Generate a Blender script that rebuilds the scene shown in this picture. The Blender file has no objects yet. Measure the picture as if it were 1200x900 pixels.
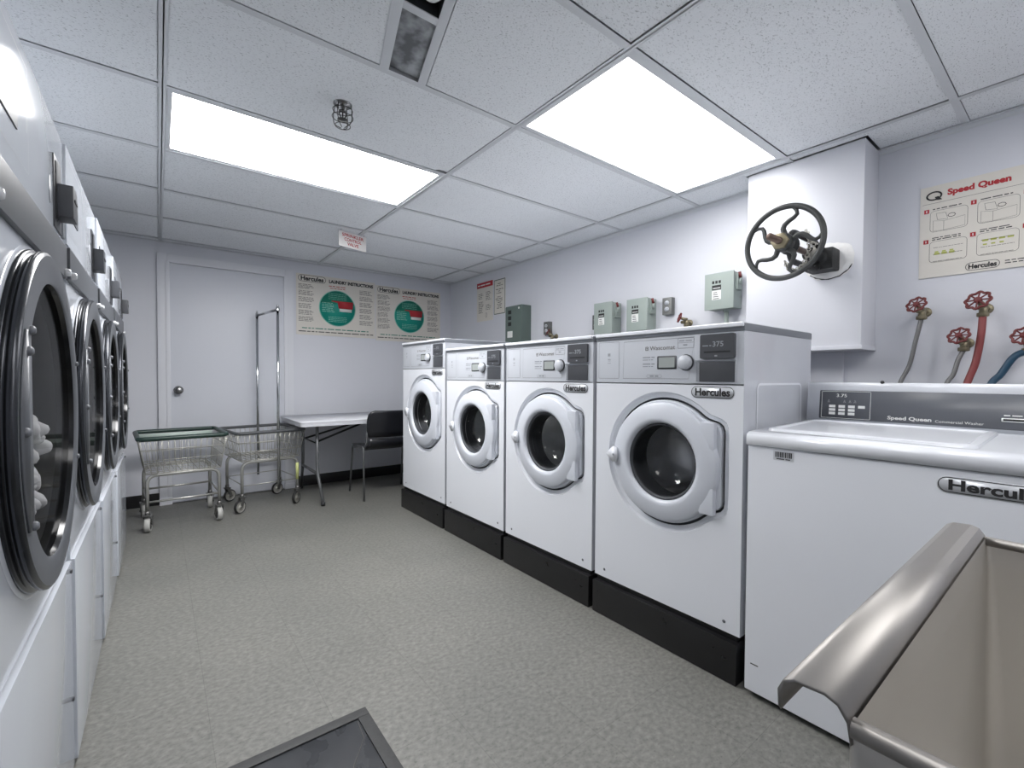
import bpy, bmesh, math, random
from mathutils import Vector, Matrix
random.seed(7)
S = bpy.context.scene
COL = S.collection
PI = math.pi

# ------------------------------------------------------------------ camera, world, light, exposure
CAMH = 1.068
YAW, PITCH, ROLL = 0.6630, -0.0233, 0.0055
cam_d = bpy.data.cameras.new('camera')
cam = bpy.data.objects.new('camera', cam_d); COL.objects.link(cam)
S.camera = cam
_f = Vector((math.sin(YAW), math.cos(YAW), 0)); _r = Vector((math.cos(YAW), -math.sin(YAW), 0)); _u = Vector((0, 0, 1))
_f2 = _f * math.cos(PITCH) + _u * math.sin(PITCH); _u2 = _u * math.cos(PITCH) - _f * math.sin(PITCH)
_r3 = _r * math.cos(ROLL) + _u2 * math.sin(ROLL); _u3 = _u2 * math.cos(ROLL) - _r * math.sin(ROLL)
_m = Matrix((_r3, _u3, -_f2)).transposed().to_4x4(); _m.translation = Vector((0, 0, CAMH))
cam.matrix_world = _m
cam_d.sensor_fit = 'HORIZONTAL'; cam_d.sensor_width = 36.0
cam_d.lens = 534.16 / 1200 * 36
cam_d.shift_x = -2.3 / 1200; cam_d.shift_y = 4.4 / 1200
cam_d.clip_start = 0.01; cam_d.clip_end = 50
S.view_settings.view_transform = 'Standard'
S.view_settings.look = 'None'
S.view_settings.gamma = 1
S.view_settings.use_curve_mapping = False
S.view_settings.exposure = 1.42
w = bpy.data.worlds.new('world'); S.world = w; w.use_nodes = True
w.node_tree.nodes['Background'].inputs[0].default_value = (0.5, 0.53, 0.6, 1)
w.node_tree.nodes['Background'].inputs[1].default_value = 0.0
PANEL_EMIT = 11.0         # strength of the long fluorescent panel in front of the door
PANEL_EMIT_2 = 3.0        # strength of the panel above the washers
PANEL_FILL = 2.5          # strength of the unseen panels added behind the camera to brighten the room

# ------------------------------------------------------------------ materials
def srgb(r, g, b):
    def c(v):
        v /= 255.0
        return v / 12.92 if v <= 0.04045 else ((v + 0.055) / 1.055) ** 2.4
    return (c(r), c(g), c(b), 1)

def mat(name, col, rough=0.5, metal=0.0, noise=0.0, nscale=20, bump=0.0, bscale=200, spec=0.5, coat=0.0, rnoise=0.0, stretch=(1,1,1)):
    m = bpy.data.materials.new(name); m.use_nodes = True
    n = m.node_tree.nodes; l = m.node_tree.links; b = n['Principled BSDF']
    b.inputs['Roughness'].default_value = rough; b.inputs['Metallic'].default_value = metal
    b.inputs['Specular IOR Level'].default_value = spec; b.inputs['Coat Weight'].default_value = coat
    b.inputs['Coat Roughness'].default_value = 0.04
    tc = n.new('ShaderNodeTexCoord'); mp = n.new('ShaderNodeMapping'); mp.inputs['Scale'].default_value = stretch
    l.new(tc.outputs['Object'], mp.inputs[0])
    t = n.new('ShaderNodeTexNoise'); t.inputs['Scale'].default_value = nscale; t.inputs['Detail'].default_value = 4
    l.new(mp.outputs[0], t.inputs['Vector'])
    mx = n.new('ShaderNodeMix'); mx.data_type = 'RGBA'
    k = 1 - noise
    mx.inputs[6].default_value = (col[0]*k, col[1]*k, col[2]*k, 1)
    mx.inputs[7].default_value = (min(1, col[0]*(2-k)), min(1, col[1]*(2-k)), min(1, col[2]*(2-k)), 1)
    l.new(t.outputs['Fac'], mx.inputs[0]); l.new(mx.outputs[2], b.inputs['Base Color'])
    if rnoise:
        mr = n.new('ShaderNodeMapRange'); mr.inputs['To Min'].default_value = max(0.02, rough - rnoise); mr.inputs['To Max'].default_value = min(1, rough + rnoise)
        l.new(t.outputs['Fac'], mr.inputs[0]); l.new(mr.outputs[0], b.inputs['Roughness'])
    if bump:
        t2 = n.new('ShaderNodeTexNoise'); t2.inputs['Scale'].default_value = bscale; t2.inputs['Detail'].default_value = 3
        l.new(mp.outputs[0], t2.inputs['Vector'])
        bp = n.new('ShaderNodeBump'); bp.inputs['Strength'].default_value = bump; bp.inputs['Distance'].default_value = 0.002
        l.new(t2.outputs['Fac'], bp.inputs['Height']); l.new(bp.outputs[0], b.inputs['Normal'])
    return m

def emit(name, col, strength, mottled=False):
    m = bpy.data.materials.new(name); m.use_nodes = True
    n = m.node_tree.nodes; l = m.node_tree.links
    n.remove(n['Principled BSDF']); e = n.new('ShaderNodeEmission')
    e.inputs[0].default_value = col; e.inputs[1].default_value = strength
    l.new(e.outputs[0], n['Material Output'].inputs[0])
    return m

M = {}
M['enamel'] = mat('white_enamel', srgb(224, 227, 233), 0.22, noise=0.015, nscale=3, coat=0.3, rnoise=0.03)
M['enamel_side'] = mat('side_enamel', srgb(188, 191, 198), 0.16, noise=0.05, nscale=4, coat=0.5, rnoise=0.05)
M['dryer_enamel'] = mat('dryer_enamel', srgb(200, 205, 213), 0.13, noise=0.015, nscale=3, coat=0.2)
M['door_white'] = mat('door_white_plastic', srgb(205, 209, 217), 0.3, noise=0.02, nscale=6)
M['panel_grey'] = mat('control_panel_grey', srgb(192, 196, 203), 0.35, noise=0.02, nscale=10)
M['panel_line'] = mat('panel_line', srgb(140, 144, 150), 0.5)
M['groove'] = mat('dark_gasket', srgb(62, 65, 70), 0.6)
M['lid_edge'] = mat('grey_top_edge', srgb(120, 124, 130), 0.3, metal=0.3, noise=0.03)
M['black_paint'] = mat('black_plinth_paint', srgb(24, 24, 26), 0.32, noise=0.35, nscale=14, bump=0.1, bscale=60, rnoise=0.12)
M['black_plastic'] = mat('black_plastic', srgb(30, 31, 34), 0.35, noise=0.1)
M['dark_grey_plastic'] = mat('dark_grey_plastic', srgb(66, 68, 73), 0.4, noise=0.06)
M['band_grey'] = mat('dryer_band_grey', srgb(76, 79, 84), 0.4, noise=0.05, nscale=8)
M['gloss_black'] = mat('gloss_black_throat', srgb(26, 27, 29), 0.14, metal=0.3, noise=0.1)
M['mid_grey'] = mat('mid_grey_band', srgb(98, 101, 107), 0.38, noise=0.05, nscale=8)
M['door_grey'] = mat('dryer_door_grey', srgb(92, 95, 100), 0.4, metal=0.2, noise=0.05, nscale=6)
M['rim_steel'] = mat('dark_rim_steel', srgb(64, 66, 70), 0.25, metal=0.8, noise=0.15, nscale=5)
M['steel'] = mat('brushed_steel', srgb(158, 155, 152), 0.46, metal=1.0, noise=0.05, nscale=12, rnoise=0.05)
M['sink_steel'] = mat('sink_steel', srgb(208, 205, 200), 0.5, metal=0.85, noise=0.08, nscale=5, rnoise=0.08)
M['drum'] = mat('drum_steel', srgb(236, 238, 240), 0.3, metal=0.55, noise=0.1, nscale=12)
M['drum_dark'] = mat('dryer_drum', srgb(66, 67, 67), 0.4, metal=0.4, noise=0.3, nscale=10)
M['chrome'] = mat('chrome', srgb(200, 203, 206), 0.12, metal=1.0, noise=0.05)
M['wire'] = mat('cart_wire', srgb(188, 187, 180), 0.35, metal=0.6, noise=0.1, nscale=40)
M['tube'] = mat('cart_tube', srgb(176, 176, 172), 0.3, metal=0.65, noise=0.1, nscale=20)
M['green_rim'] = mat('dark_green_vinyl', srgb(28, 52, 46), 0.4, noise=0.15)
M['grey_rim'] = mat('dark_grey_vinyl', srgb(72, 75, 78), 0.45, noise=0.1)
M['mint'] = mat('mint_strip', srgb(190, 204, 197), 0.5, noise=0.05)
M['tyre'] = mat('grey_tyre', srgb(178, 178, 174), 0.6, noise=0.12, nscale=60)
M['black_tyre'] = mat('black_tyre', srgb(38, 38, 38), 0.6, noise=0.1)
M['cast_grey'] = mat('caster_metal', srgb(120, 120, 118), 0.4, metal=0.7, noise=0.15, nscale=40)
M['table_white'] = mat('table_plastic', srgb(212, 214, 220), 0.45, noise=0.02, bump=0.1, bscale=300)
M['table_leg'] = mat('table_leg_grey', srgb(108, 110, 112), 0.35, metal=0.5, noise=0.06)
M['chair_black'] = mat('chair_black_plastic', srgb(26, 27, 32), 0.28, noise=0.1, bump=0.08, bscale=250)
M['ink'] = mat('black_ink', srgb(34, 34, 36), 0.6)
M['ink_grey'] = mat('grey_ink', srgb(104, 102, 98), 0.6)
M['ink_red'] = mat('red_ink', srgb(176, 44, 52), 0.5)
M['ink_green'] = mat('green_ink', srgb(0, 146, 130), 0.45)
M['ink_green_dark'] = mat('dark_green_ink', srgb(14, 120, 100), 0.45)
M['ink_mint'] = mat('mint_ink', srgb(150, 212, 196), 0.5)
M['ink_lime'] = mat('lime_ink', srgb(178, 184, 96), 0.5)
M['ink_white'] = mat('white_ink', srgb(226, 228, 226), 0.5)
M['paper'] = mat('poster_paper', srgb(216, 212, 204), 0.4, noise=0.01)
M['paper_white'] = mat('sign_white', srgb(222, 220, 218), 0.4, noise=0.02)
M['badge'] = mat('badge_silver', srgb(196, 199, 204), 0.3, metal=0.2)
M['lcd'] = mat('lcd_glass', srgb(158, 164, 162), 0.2, noise=0.03)
M['elec_green'] = mat('pale_green_box', srgb(152, 163, 158), 0.45, noise=0.04, nscale=12)
M['elec_dark'] = mat('deep_green_box', srgb(96, 110, 105), 0.45, noise=0.06, nscale=12)
M['elec_grey'] = mat('outlet_box_steel', srgb(112, 114, 112), 0.45, metal=0.5, noise=0.1)
M['red_paint'] = mat('red_handwheel_paint', srgb(106, 42, 42), 0.45, noise=0.25, nscale=60)
M['brass'] = mat('dull_brass', srgb(136, 128, 106), 0.45, metal=0.6, noise=0.25, nscale=40)
M['stem'] = mat('bronze_stem', srgb(98, 82, 74), 0.4, metal=0.6, noise=0.2, nscale=60)
M['iron'] = mat('cast_iron', srgb(66, 68, 68), 0.5, metal=0.4, noise=0.25, nscale=50, bump=0.3, bscale=150)
M['iron_dark'] = mat('dark_cast_iron', srgb(40, 41, 42), 0.55, metal=0.3, noise=0.3, nscale=50, bump=0.3, bscale=150)
M['chain'] = mat('chain_steel', srgb(176, 174, 166), 0.35, metal=0.8, noise=0.15, nscale=80)
M['plaster'] = mat('chipped_plaster', srgb(226, 226, 226), 0.8, noise=0.08, nscale=60, bump=0.6, bscale=60)
M['hose_grey'] = mat('braided_hose', srgb(112, 112, 112), 0.4, metal=0.4, noise=0.35, nscale=500)
M['hose_red'] = mat('red_hose', srgb(126, 54, 54), 0.45, noise=0.08)
M['hose_blue'] = mat('blue_hose', srgb(20, 62, 86), 0.4, noise=0.1)
M['cloth'] = mat('white_cloth', srgb(205, 206, 208), 0.9, noise=0.06, nscale=25, bump=0.8, bscale=30)
M['mat_black'] = mat('black_mat_rim', srgb(50, 51, 52), 0.6, noise=0.35, nscale=40, bump=0.4, bscale=120)
M['mat_inner'] = mat('dark_glossy_mat', srgb(42, 45, 50), 0.3, noise=0.35, nscale=8, rnoise=0.15)
M['rubber'] = mat('black_cove_base', srgb(20, 20, 22), 0.4, noise=0.2)
M['door_paint'] = mat('door_paint', srgb(208, 211, 219), 0.4, noise=0.02, nscale=3)
M['trim_paint'] = mat('trim_paint', srgb(216, 218, 224), 0.4, noise=0.02, nscale=3)
M['tee'] = mat('ceiling_grid_white', srgb(212, 215, 219), 0.5, noise=0.03, nscale=5)
M['hole'] = mat('dark_void', srgb(30, 30, 32), 0.8)
M['knob_steel'] = mat('knob_steel', srgb(150, 150, 150), 0.25, metal=0.9)
M['clip'] = mat('clear_white_plastic', srgb(188, 190, 193), 0.2)
M['yellow_tape'] = mat('yellow_tape', srgb(190, 196, 130), 0.5)
M['black_metal'] = mat('black_steel', srgb(40, 41, 43), 0.35, metal=0.4)
M['panel_light'] = emit('fluorescent_panel', (1.0, 0.99, 0.985, 1), PANEL_EMIT)
M['panel_light_2'] = emit('fluorescent_panel_washers', (1.0, 0.99, 0.985, 1), PANEL_EMIT_2)
M['panel_light_fill'] = emit('added_fill_panel', (1.0, 0.99, 0.985, 1), PANEL_FILL)

def wall_mat():
    m = mat('wall_paint', srgb(212, 214, 221), 0.42, noise=0.02, nscale=2, bump=0.12, bscale=35)
    return m
M['wall'] = wall_mat()

def glass_mat(name, tint, refl=0.9, ior=1.5):
    m = bpy.data.materials.new(name); m.use_nodes = True
    n = m.node_tree.nodes; l = m.node_tree.links; n.remove(n['Principled BSDF'])
    t = n.new('ShaderNodeBsdfTransparent'); t.inputs[0].default_value = (tint, tint, tint, 1)
    g = n.new('ShaderNodeBsdfGlossy'); g.inputs['Roughness'].default_value = 0.04; g.inputs[0].default_value = (refl, refl, refl, 1)
    f = n.new('ShaderNodeFresnel'); f.inputs[0].default_value = ior
    mx = n.new('ShaderNodeMixShader'); l.new(f.outputs[0], mx.inputs[0]); l.new(t.outputs[0], mx.inputs[1]); l.new(g.outputs[0], mx.inputs[2])
    l.new(mx.outputs[0], n['Material Output'].inputs[0]); return m
M['glass'] = glass_mat('door_glass', 0.95, 0.8)
M['glass_dark'] = glass_mat('smoked_door_glass', 0.8, 0.5, 1.06)

def ceiling_mat():
    m = bpy.data.materials.new('acoustic_tile'); m.use_nodes = True
    n = m.node_tree.nodes; l = m.node_tree.links; b = n['Principled BSDF']; b.inputs['Roughness'].default_value = 0.9
    tc = n.new('ShaderNodeTexCoord'); mp = n.new('ShaderNodeMapping'); mp.inputs['Scale'].default_value = (1.0, 1.9, 1.0)
    mp.inputs['Rotation'].default_value = (0, 0, 0.35)
    l.new(tc.outputs['Object'], mp.inputs[0])
    t = n.new('ShaderNodeTexNoise'); t.inputs['Scale'].default_value = 125; t.inputs['Detail'].default_value = 2.5; t.inputs['Roughness'].default_value = 0.6
    l.new(mp.outputs[0], t.inputs['Vector'])
    r = n.new('ShaderNodeValToRGB'); r.color_ramp.elements[0].position = 0.31; r.color_ramp.elements[0].color = (0.24, 0.25, 0.26, 1)
    r.color_ramp.elements[1].position = 0.42; r.color_ramp.elements[1].color = (1, 1, 1, 1)
    l.new(t.outputs['Fac'], r.inputs[0])
    t3 = n.new('ShaderNodeTexNoise'); t3.inputs['Scale'].default_value = 2.2
    l.new(tc.outputs['Object'], t3.inputs['Vector'])
    mx0 = n.new('ShaderNodeMix'); mx0.data_type = 'RGBA'
    mx0.inputs[6].default_value = srgb(232, 235, 239); mx0.inputs[7].default_value = srgb(241, 244, 247)
    l.new(t3.outputs['Fac'], mx0.inputs[0])
    mx = n.new('ShaderNodeMix'); mx.data_type = 'RGBA'; mx.blend_type = 'MULTIPLY'; mx.inputs[0].default_value = 0.6
    l.new(mx0.outputs[2], mx.inputs[6]); l.new(r.outputs[0], mx.inputs[7]); l.new(mx.outputs[2], b.inputs['Base Color'])
    bp = n.new('ShaderNodeBump'); bp.inputs['Strength'].default_value = 0.5; bp.inputs['Distance'].default_value = 0.003
    l.new(t.outputs['Fac'], bp.inputs['Height']); l.new(bp.outputs[0], b.inputs['Normal'])
    return m
M['tile'] = ceiling_mat()

def floor_mat():
    m = bpy.data.materials.new('vinyl_tile_floor'); m.use_nodes = True
    n = m.node_tree.nodes; l = m.node_tree.links; b = n['Principled BSDF']
    tc = n.new('ShaderNodeTexCoord')
    def noise(scale, det, stretch=(1, 1, 1), rot=0):
        mp = n.new('ShaderNodeMapping'); mp.inputs['Scale'].default_value = stretch; mp.inputs['Rotation'].default_value = (0, 0, rot)
        l.new(tc.outputs['Object'], mp.inputs[0])
        t = n.new('ShaderNodeTexNoise'); t.inputs['Scale'].default_value = scale; t.inputs['Detail'].default_value = det
        l.new(mp.outputs[0], t.inputs['Vector']); return t
    a = noise(55, 6, (1, 1.3, 1), 0.5); r = n.new('ShaderNodeValToRGB')
    e = r.color_ramp.elements; e[0].position = 0.30; e[0].color = srgb(100, 100, 97); e[1].position = 0.72; e[1].color = srgb(131, 131, 127)
    l.new(a.outputs['Fac'], r.inputs[0])
    c = noise(105, 2, (1, 1.7, 1), 0.5); r2 = n.new('ShaderNodeValToRGB')
    e = r2.color_ramp.elements; e[0].position = 0.28; e[0].color = (0.55, 0.55, 0.55, 1); e[1].position = 0.40; e[1].color = (1, 1, 1, 1)
    l.new(c.outputs['Fac'], r2.inputs[0])
    mx = n.new('ShaderNodeMix'); mx.data_type = 'RGBA'; mx.blend_type = 'MULTIPLY'; mx.inputs[0].default_value = 0.7
    l.new(r.outputs[0], mx.inputs[6]); l.new(r2.outputs[0], mx.inputs[7])
    big = noise(1.4, 3); r3 = n.new('ShaderNodeValToRGB'); e = r3.color_ramp.elements
    e[0].position = 0.3; e[0].color = (0.86, 0.87, 0.86, 1); e[1].position = 0.7; e[1].color = (1.06, 1.05, 1.03, 1)
    l.new(big.outputs['Fac'], r3.inputs[0])
    mx2 = n.new('ShaderNodeMix'); mx2.data_type = 'RGBA'; mx2.blend_type = 'MULTIPLY'; mx2.inputs[0].default_value = 1
    l.new(mx.outputs[2], mx2.inputs[6]); l.new(r3.outputs[0], mx2.inputs[7])
    # 12 inch tile seams
    mp = n.new('ShaderNodeMapping'); mp.inputs['Location'].default_value = (-0.115, -1.208 + 0.3048 * 4, 0)
    l.new(tc.outputs['Object'], mp.inputs[0])
    br = n.new('ShaderNodeTexBrick'); br.offset = 0; br.inputs['Scale'].default_value = 1
    br.inputs['Brick Width'].default_value = 0.3048; br.inputs['Row Height'].default_value = 0.3048
    br.inputs['Mortar Size'].default_value = 0.0011; br.inputs['Mortar Smooth'].default_value = 0.2
    br.inputs['Color1'].default_value = (1, 1, 1, 1); br.inputs['Color2'].default_value = (0.965, 0.965, 0.965, 1); br.inputs['Mortar'].default_value = (0.74, 0.74, 0.74, 1)
    l.new(mp.outputs[0], br.inputs['Vector'])
    mx3 = n.new('ShaderNodeMix'); mx3.data_type = 'RGBA'; mx3.blend_type = 'MULTIPLY'; mx3.inputs[0].default_value = 1
    l.new(mx2.outputs[2], mx3.inputs[6]); l.new(br.outputs['Color'], mx3.inputs[7])
    l.new(mx3.outputs[2], b.inputs['Base Color'])
    mr = n.new('ShaderNodeMapRange'); mr.inputs['To Min'].default_value = 0.38; mr.inputs['To Max'].default_value = 0.6
    l.new(a.outputs['Fac'], mr.inputs[0]); l.new(mr.outputs[0], b.inputs['Roughness'])
    bp = n.new('ShaderNodeBump'); bp.inputs['Strength'].default_value = 0.15; bp.inputs['Distance'].default_value = 0.001
    l.new(c.outputs['Fac'], bp.inputs['Height']); l.new(bp.outputs[0], b.inputs['Normal'])
    return m
M['floor'] = floor_mat()

def dirty_mat():
    m = bpy.data.materials.new('dirty_lamp_glass'); m.use_nodes = True
    n = m.node_tree.nodes; l = m.node_tree.links; b = n['Principled BSDF']; b.inputs['Roughness'].default_value = 0.3
    tc = n.new('ShaderNodeTexCoord'); t = n.new('ShaderNodeTexNoise'); t.inputs['Scale'].default_value = 14; t.inputs['Detail'].default_value = 5
    l.new(tc.outputs['Object'], t.inputs['Vector'])
    r = n.new('ShaderNodeValToRGB'); e = r.color_ramp.elements
    e[0].position = 0.38; e[0].color = srgb(92, 94, 98); e[1].position = 0.62; e[1].color = srgb(176, 180, 184)
    l.new(t.outputs['Fac'], r.inputs[0]); l.new(r.outputs[0], b.inputs['Base Color']); return m
M['dirty'] = dirty_mat()

# ------------------------------------------------------------------ mesh builder
class MB:
    def __init__(s): s.bm = bmesh.new(); s.mi = 0
    def m(s, i): s.mi = i; return s
    def _set(s, faces):
        for f in faces: f.material_index = s.mi
    def face(s, pts):
        f = s.bm.faces.new([s.bm.verts.new(p) for p in pts]); f.material_index = s.mi; return f
    def box(s, x0, x1, y0, y1, z0, z1, bev=0.0, seg=2):
        c = ((x0+x1)/2, (y0+y1)/2, (z0+z1)/2)
        r = bmesh.ops.create_cube(s.bm, size=1, matrix=Matrix.Translation(c) @ Matrix.Diagonal((abs(x1-x0), abs(y1-y0), abs(z1-z0), 1)))
        vs = r['verts']; fs = {f for v in vs for f in v.link_faces}; s._set(fs)
        if bev:
            es = {e for v in vs for e in v.link_edges}
            q = bmesh.ops.bevel(s.bm, geom=list(es), offset=bev, segments=seg, profile=0.7, affect='EDGES', clamp_overlap=True)
            s._set(q['faces'])
        return s
    def obox(s, M4, sx, sy, sz, bev=0.0):
        r = bmesh.ops.create_cube(s.bm, size=1, matrix=M4 @ Matrix.Diagonal((sx, sy, sz, 1)))
        vs = r['verts']; s._set({f for v in vs for f in v.link_faces})
        if bev:
            q = bmesh.ops.bevel(s.bm, geom=list({e for v in vs for e in v.link_edges}), offset=bev, segments=2, profile=0.7, affect='EDGES', clamp_overlap=True)
            s._set(q['faces'])
        return s
    def tube(s, pts, r, n=8, closed=False, caps=True, radii=None):
        P = [Vector(p) for p in pts]; N = len(P); rings = []; up = None
        for i in range(N):
            if closed: t = (P[(i+1) % N] - P[i-1])
            elif i == 0: t = P[1] - P[0]
            elif i == N-1: t = P[-1] - P[-2]
            else: t = (P[i+1]-P[i]).normalized() + (P[i]-P[i-1]).normalized()
            t.normalize()
            if up is None:
                up = Vector((0, 0, 1)) if abs(t.z) < 0.9 else Vector((1, 0, 0))
            a = (up - t * up.dot(t))
            if a.length < 1e-5: a = t.orthogonal()
            a.normalize(); b = t.cross(a); up = a
            rr = radii[i] if radii else r
            rings.append([s.bm.verts.new(P[i] + (a*math.cos(2*PI*k/n) + b*math.sin(2*PI*k/n))*rr) for k in range(n)])
        fs = []
        for i in range(N if closed else N-1):
            A = rings[i]; B = rings[(i+1) % N]
            for k in range(n):
                fs.append(s.bm.faces.new((A[k], A[(k+1) % n], B[(k+1) % n], B[k])))
        if caps and not closed:
            fs.append(s.bm.faces.new(rings[0][::-1])); fs.append(s.bm.faces.new(rings[-1]))
        s._set(fs); return s
    def cyl(s, p0, p1, r, n=16, r1=None):
        return s.tube([p0, p1], r, n, radii=[r, r if r1 is None else r1])
    def lathe(s, prof, origin, axis, n=48, close=False, a0=0, a1=2*PI):
        # prof: list of (radius, height along axis)
        O = Vector(origin); A = Vector(axis).normalized(); X = A.orthogonal().normalized()
        if abs(A.x) > 0.9: X = Vector((0, 0, 1))
        Y = A.cross(X); full = abs(a1-a0-2*PI) < 1e-6; rings = []
        for (r, h) in prof:
            if r < 1e-6: rings.append([s.bm.verts.new(O + A*h)])
            else: rings.append([s.bm.verts.new(O + A*h + (X*math.cos(a0+(a1-a0)*k/n) + Y*math.sin(a0+(a1-a0)*k/n))*r) for k in range(n if full else n+1)])
        fs = []
        m_ = len(rings)
        for i in range(m_ if close else m_-1):
            P, Q = rings[i], rings[(i+1) % m_]
            L = n
            for k in range(L):
                k2 = (k+1) % len(P) if len(P) > 1 else 0; q2 = (k+1) % len(Q) if len(Q) > 1 else 0
                if len(P) == 1 and len(Q) == 1: continue
                if len(P) == 1: fs.append(s.bm.faces.new((P[0], Q[q2], Q[k])))
                elif len(Q) == 1: fs.append(s.bm.faces.new((P[k], P[k2], Q[0])))
                else: fs.append(s.bm.faces.new((P[k], P[k2], Q[q2], Q[k])))
        s._set(fs); return s
    def prism(s, poly, d, O=(0, 0, 0), U=(1, 0, 0), V=(0, 1, 0)):
        # poly in (u,v), extruded by d along U x V
        O = Vector(O); U = Vector(U); V = Vector(V); N = U.cross(V)
        a = [s.bm.verts.new(O + U*u + V*v) for u, v in poly]; b = [s.bm.verts.new(O + U*u + V*v + N*d) for u, v in poly]
        fs = [s.bm.faces.new(a[::-1]), s.bm.faces.new(b)]
        for i in range(len(a)):
            j = (i+1) % len(a); fs.append(s.bm.faces.new((a[i], a[j], b[j], b[i])))
        s._set(fs); return s
    def plate(s, outer, inner, O, U, V):
        # flat face with a hole
        O = Vector(O); U = Vector(U); V = Vector(V); es = []
        for loop in (outer, inner):
            vs = [s.bm.verts.new(O + U*u + V*v) for u, v in loop]
            for i in range(len(vs)): es.append(s.bm.edges.new((vs[i], vs[(i+1) % len(vs)])))
        q = bmesh.ops.triangle_fill(s.bm, use_beauty=True, use_dissolve=False, edges=es, normal=U.cross(V))
        s._set([g for g in q['geom'] if isinstance(g, bmesh.types.BMFace)]); return s
    def strip(s, la, lb):
        # join two closed loops of equal count
        A = [s.bm.verts.new(p) for p in la]; B = [s.bm.verts.new(p) for p in lb]; fs = []
        for i in range(len(A)):
            j = (i+1) % len(A); fs.append(s.bm.faces.new((A[i], A[j], B[j], B[i])))
        s._set(fs); return s
    def text(s, body, O, U, V, size, bold=0.0, align='CENTER', depth=0.0006, width=None, shear=0.0):
        cu = bpy.data.curves.new('t', 'FONT'); cu.body = body; cu.size = 1.0; cu.offset = bold; cu.align_x = align; cu.align_y = 'CENTER'
        cu.extrude = 0.0; cu.resolution_u = 3; cu.shear = shear
        ob = bpy.data.objects.new('t', cu); COL.objects.link(ob)
        me = bpy.data.meshes.new_from_object(ob)
        xs = [v.co.x for v in me.vertices]; sx = size
        if width and xs: sx = width / (max(xs) - min(xs))
        O = Vector(O); U = Vector(U); V = Vector(V); N = U.cross(V)
        Mx = Matrix((U*sx, V*size, N, O + N*depth)).transposed().to_4x4() if False else None
        base = len(s.bm.verts); vs = [s.bm.verts.new(O + U*(v.co.x*sx) + V*(v.co.y*size) + N*depth) for v in me.vertices]
        fs = []
        for p in me.polygons:
            try: fs.append(s.bm.faces.new([vs[i] for i in p.vertices]))
            except ValueError: pass
        s._set(fs)
        bpy.data.objects.remove(ob); bpy.data.curves.remove(cu); bpy.data.meshes.remove(me)
        return s
    def rect(s, O, U, V, u0, u1, v0, v1, depth=0.0006):
        O = Vector(O); U = Vector(U); V = Vector(V); N = U.cross(V); O = O + N*depth
        s.face([O+U*u0+V*v0, O+U*u1+V*v0, O+U*u1+V*v1, O+U*u0+V*v1]); return s
    def outline(s, loop, wd, O, U, V, depth=0.0006):
        # flat line of width wd round a closed loop
        O = Vector(O); U = Vector(U); V = Vector(V); N = U.cross(V); O = O + N*depth
        n = len(loop); A = []; B = []
        for i in range(n):
            p = Vector(loop[i]); t = (Vector(loop[(i+1) % n]) - Vector(loop[i-1])).normalized(); q = Vector((-t.y, t.x))
            a = p + q*wd/2; b = p - q*wd/2; A.append(O+U*a.x+V*a.y); B.append(O+U*b.x+V*b.y)
        return s.strip(A, B)
    def build(s, name, mats, parent=None, sharp=0.6):
        for e in s.bm.edges:
            if len(e.link_faces) == 2 and e.calc_face_angle(0) > sharp: e.smooth = False
        for f in s.bm.faces: f.smooth = True
        me = bpy.data.meshes.new(name); s.bm.normal_update(); s.bm.to_mesh(me); s.bm.free()
        for m_ in (mats if isinstance(mats, (list, tuple)) else [mats]): me.materials.append(M[m_])
        o = bpy.data.objects.new(name, me); COL.objects.link(o)
        if parent is not None: o.parent = parent
        return o

def thing(name, label, cat, loc=(0, 0, 0), rz=0, group=None):
    o = bpy.data.objects.new(name, None); COL.objects.link(o); o.location = loc; o.rotation_euler = (0, 0, rz)
    o.empty_display_size = 0.1; o['label'] = label; o['category'] = cat
    if group: o['group'] = group
    return o
def tag(o, label, cat, group=None):
    o['label'] = label; o['category'] = cat
    if group: o['group'] = group
    return o
def struct(o): o['kind'] = 'structure'; return o
def copy_tree(o, parent=None):
    c = o.copy(); COL.objects.link(c)
    if parent is not None: c.parent = parent
    for ch in list(o.children): copy_tree(ch, c)
    return c
def rrect(u0, u1, v0, v1, r, n=6):
    P = []
    for (cx, cy, a) in ((u1-r, v1-r, 0), (u0+r, v1-r, 90), (u0+r, v0+r, 180), (u1-r, v0+r, 270)):
        for k in range(n+1):
            t = math.radians(a + 90*k/n); P.append((cx + r*math.cos(t), cy + r*math.sin(t)))
    return P
def arc_pts(c, r, a0, a1, n, f):
    return [f(c[0] + r*math.cos(math.radians(a0+(a1-a0)*k/n)), c[1] + r*math.sin(math.radians(a0+(a1-a0)*k/n))) for k in range(n+1)]
def bend(pts, r, n=5):
    # round the inner corners of a polyline
    P = [Vector(p) for p in pts]; out = [P[0]]
    for i in range(1, len(P)-1):
        a = (P[i-1]-P[i]); b = (P[i+1]-P[i]); rr = min(r, a.length*0.49, b.length*0.49)
        p0 = P[i] + a.normalized()*rr; p1 = P[i] + b.normalized()*rr
        for k in range(n+1):
            t = k/n; out.append(p0*(1-t)**2 + P[i]*2*t*(1-t) + p1*t*t)
    out.append(P[-1]); return out
def smooth_path(pts, n=8):
    P = [Vector(p) for p in pts]; P = [P[0]*2-P[1]] + P + [P[-1]*2-P[-2]]; out = []
    for i in range(1, len(P)-2):
        for k in range(n):
            t = k/n; a, b, c, d = P[i-1], P[i], P[i+1], P[i+2]
            out.append(0.5*((2*b) + (c-a)*t + (2*a-5*b+4*c-d)*t*t + (3*b-a-3*c+d)*t**3))
    out.append(P[-2]); return out
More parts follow.
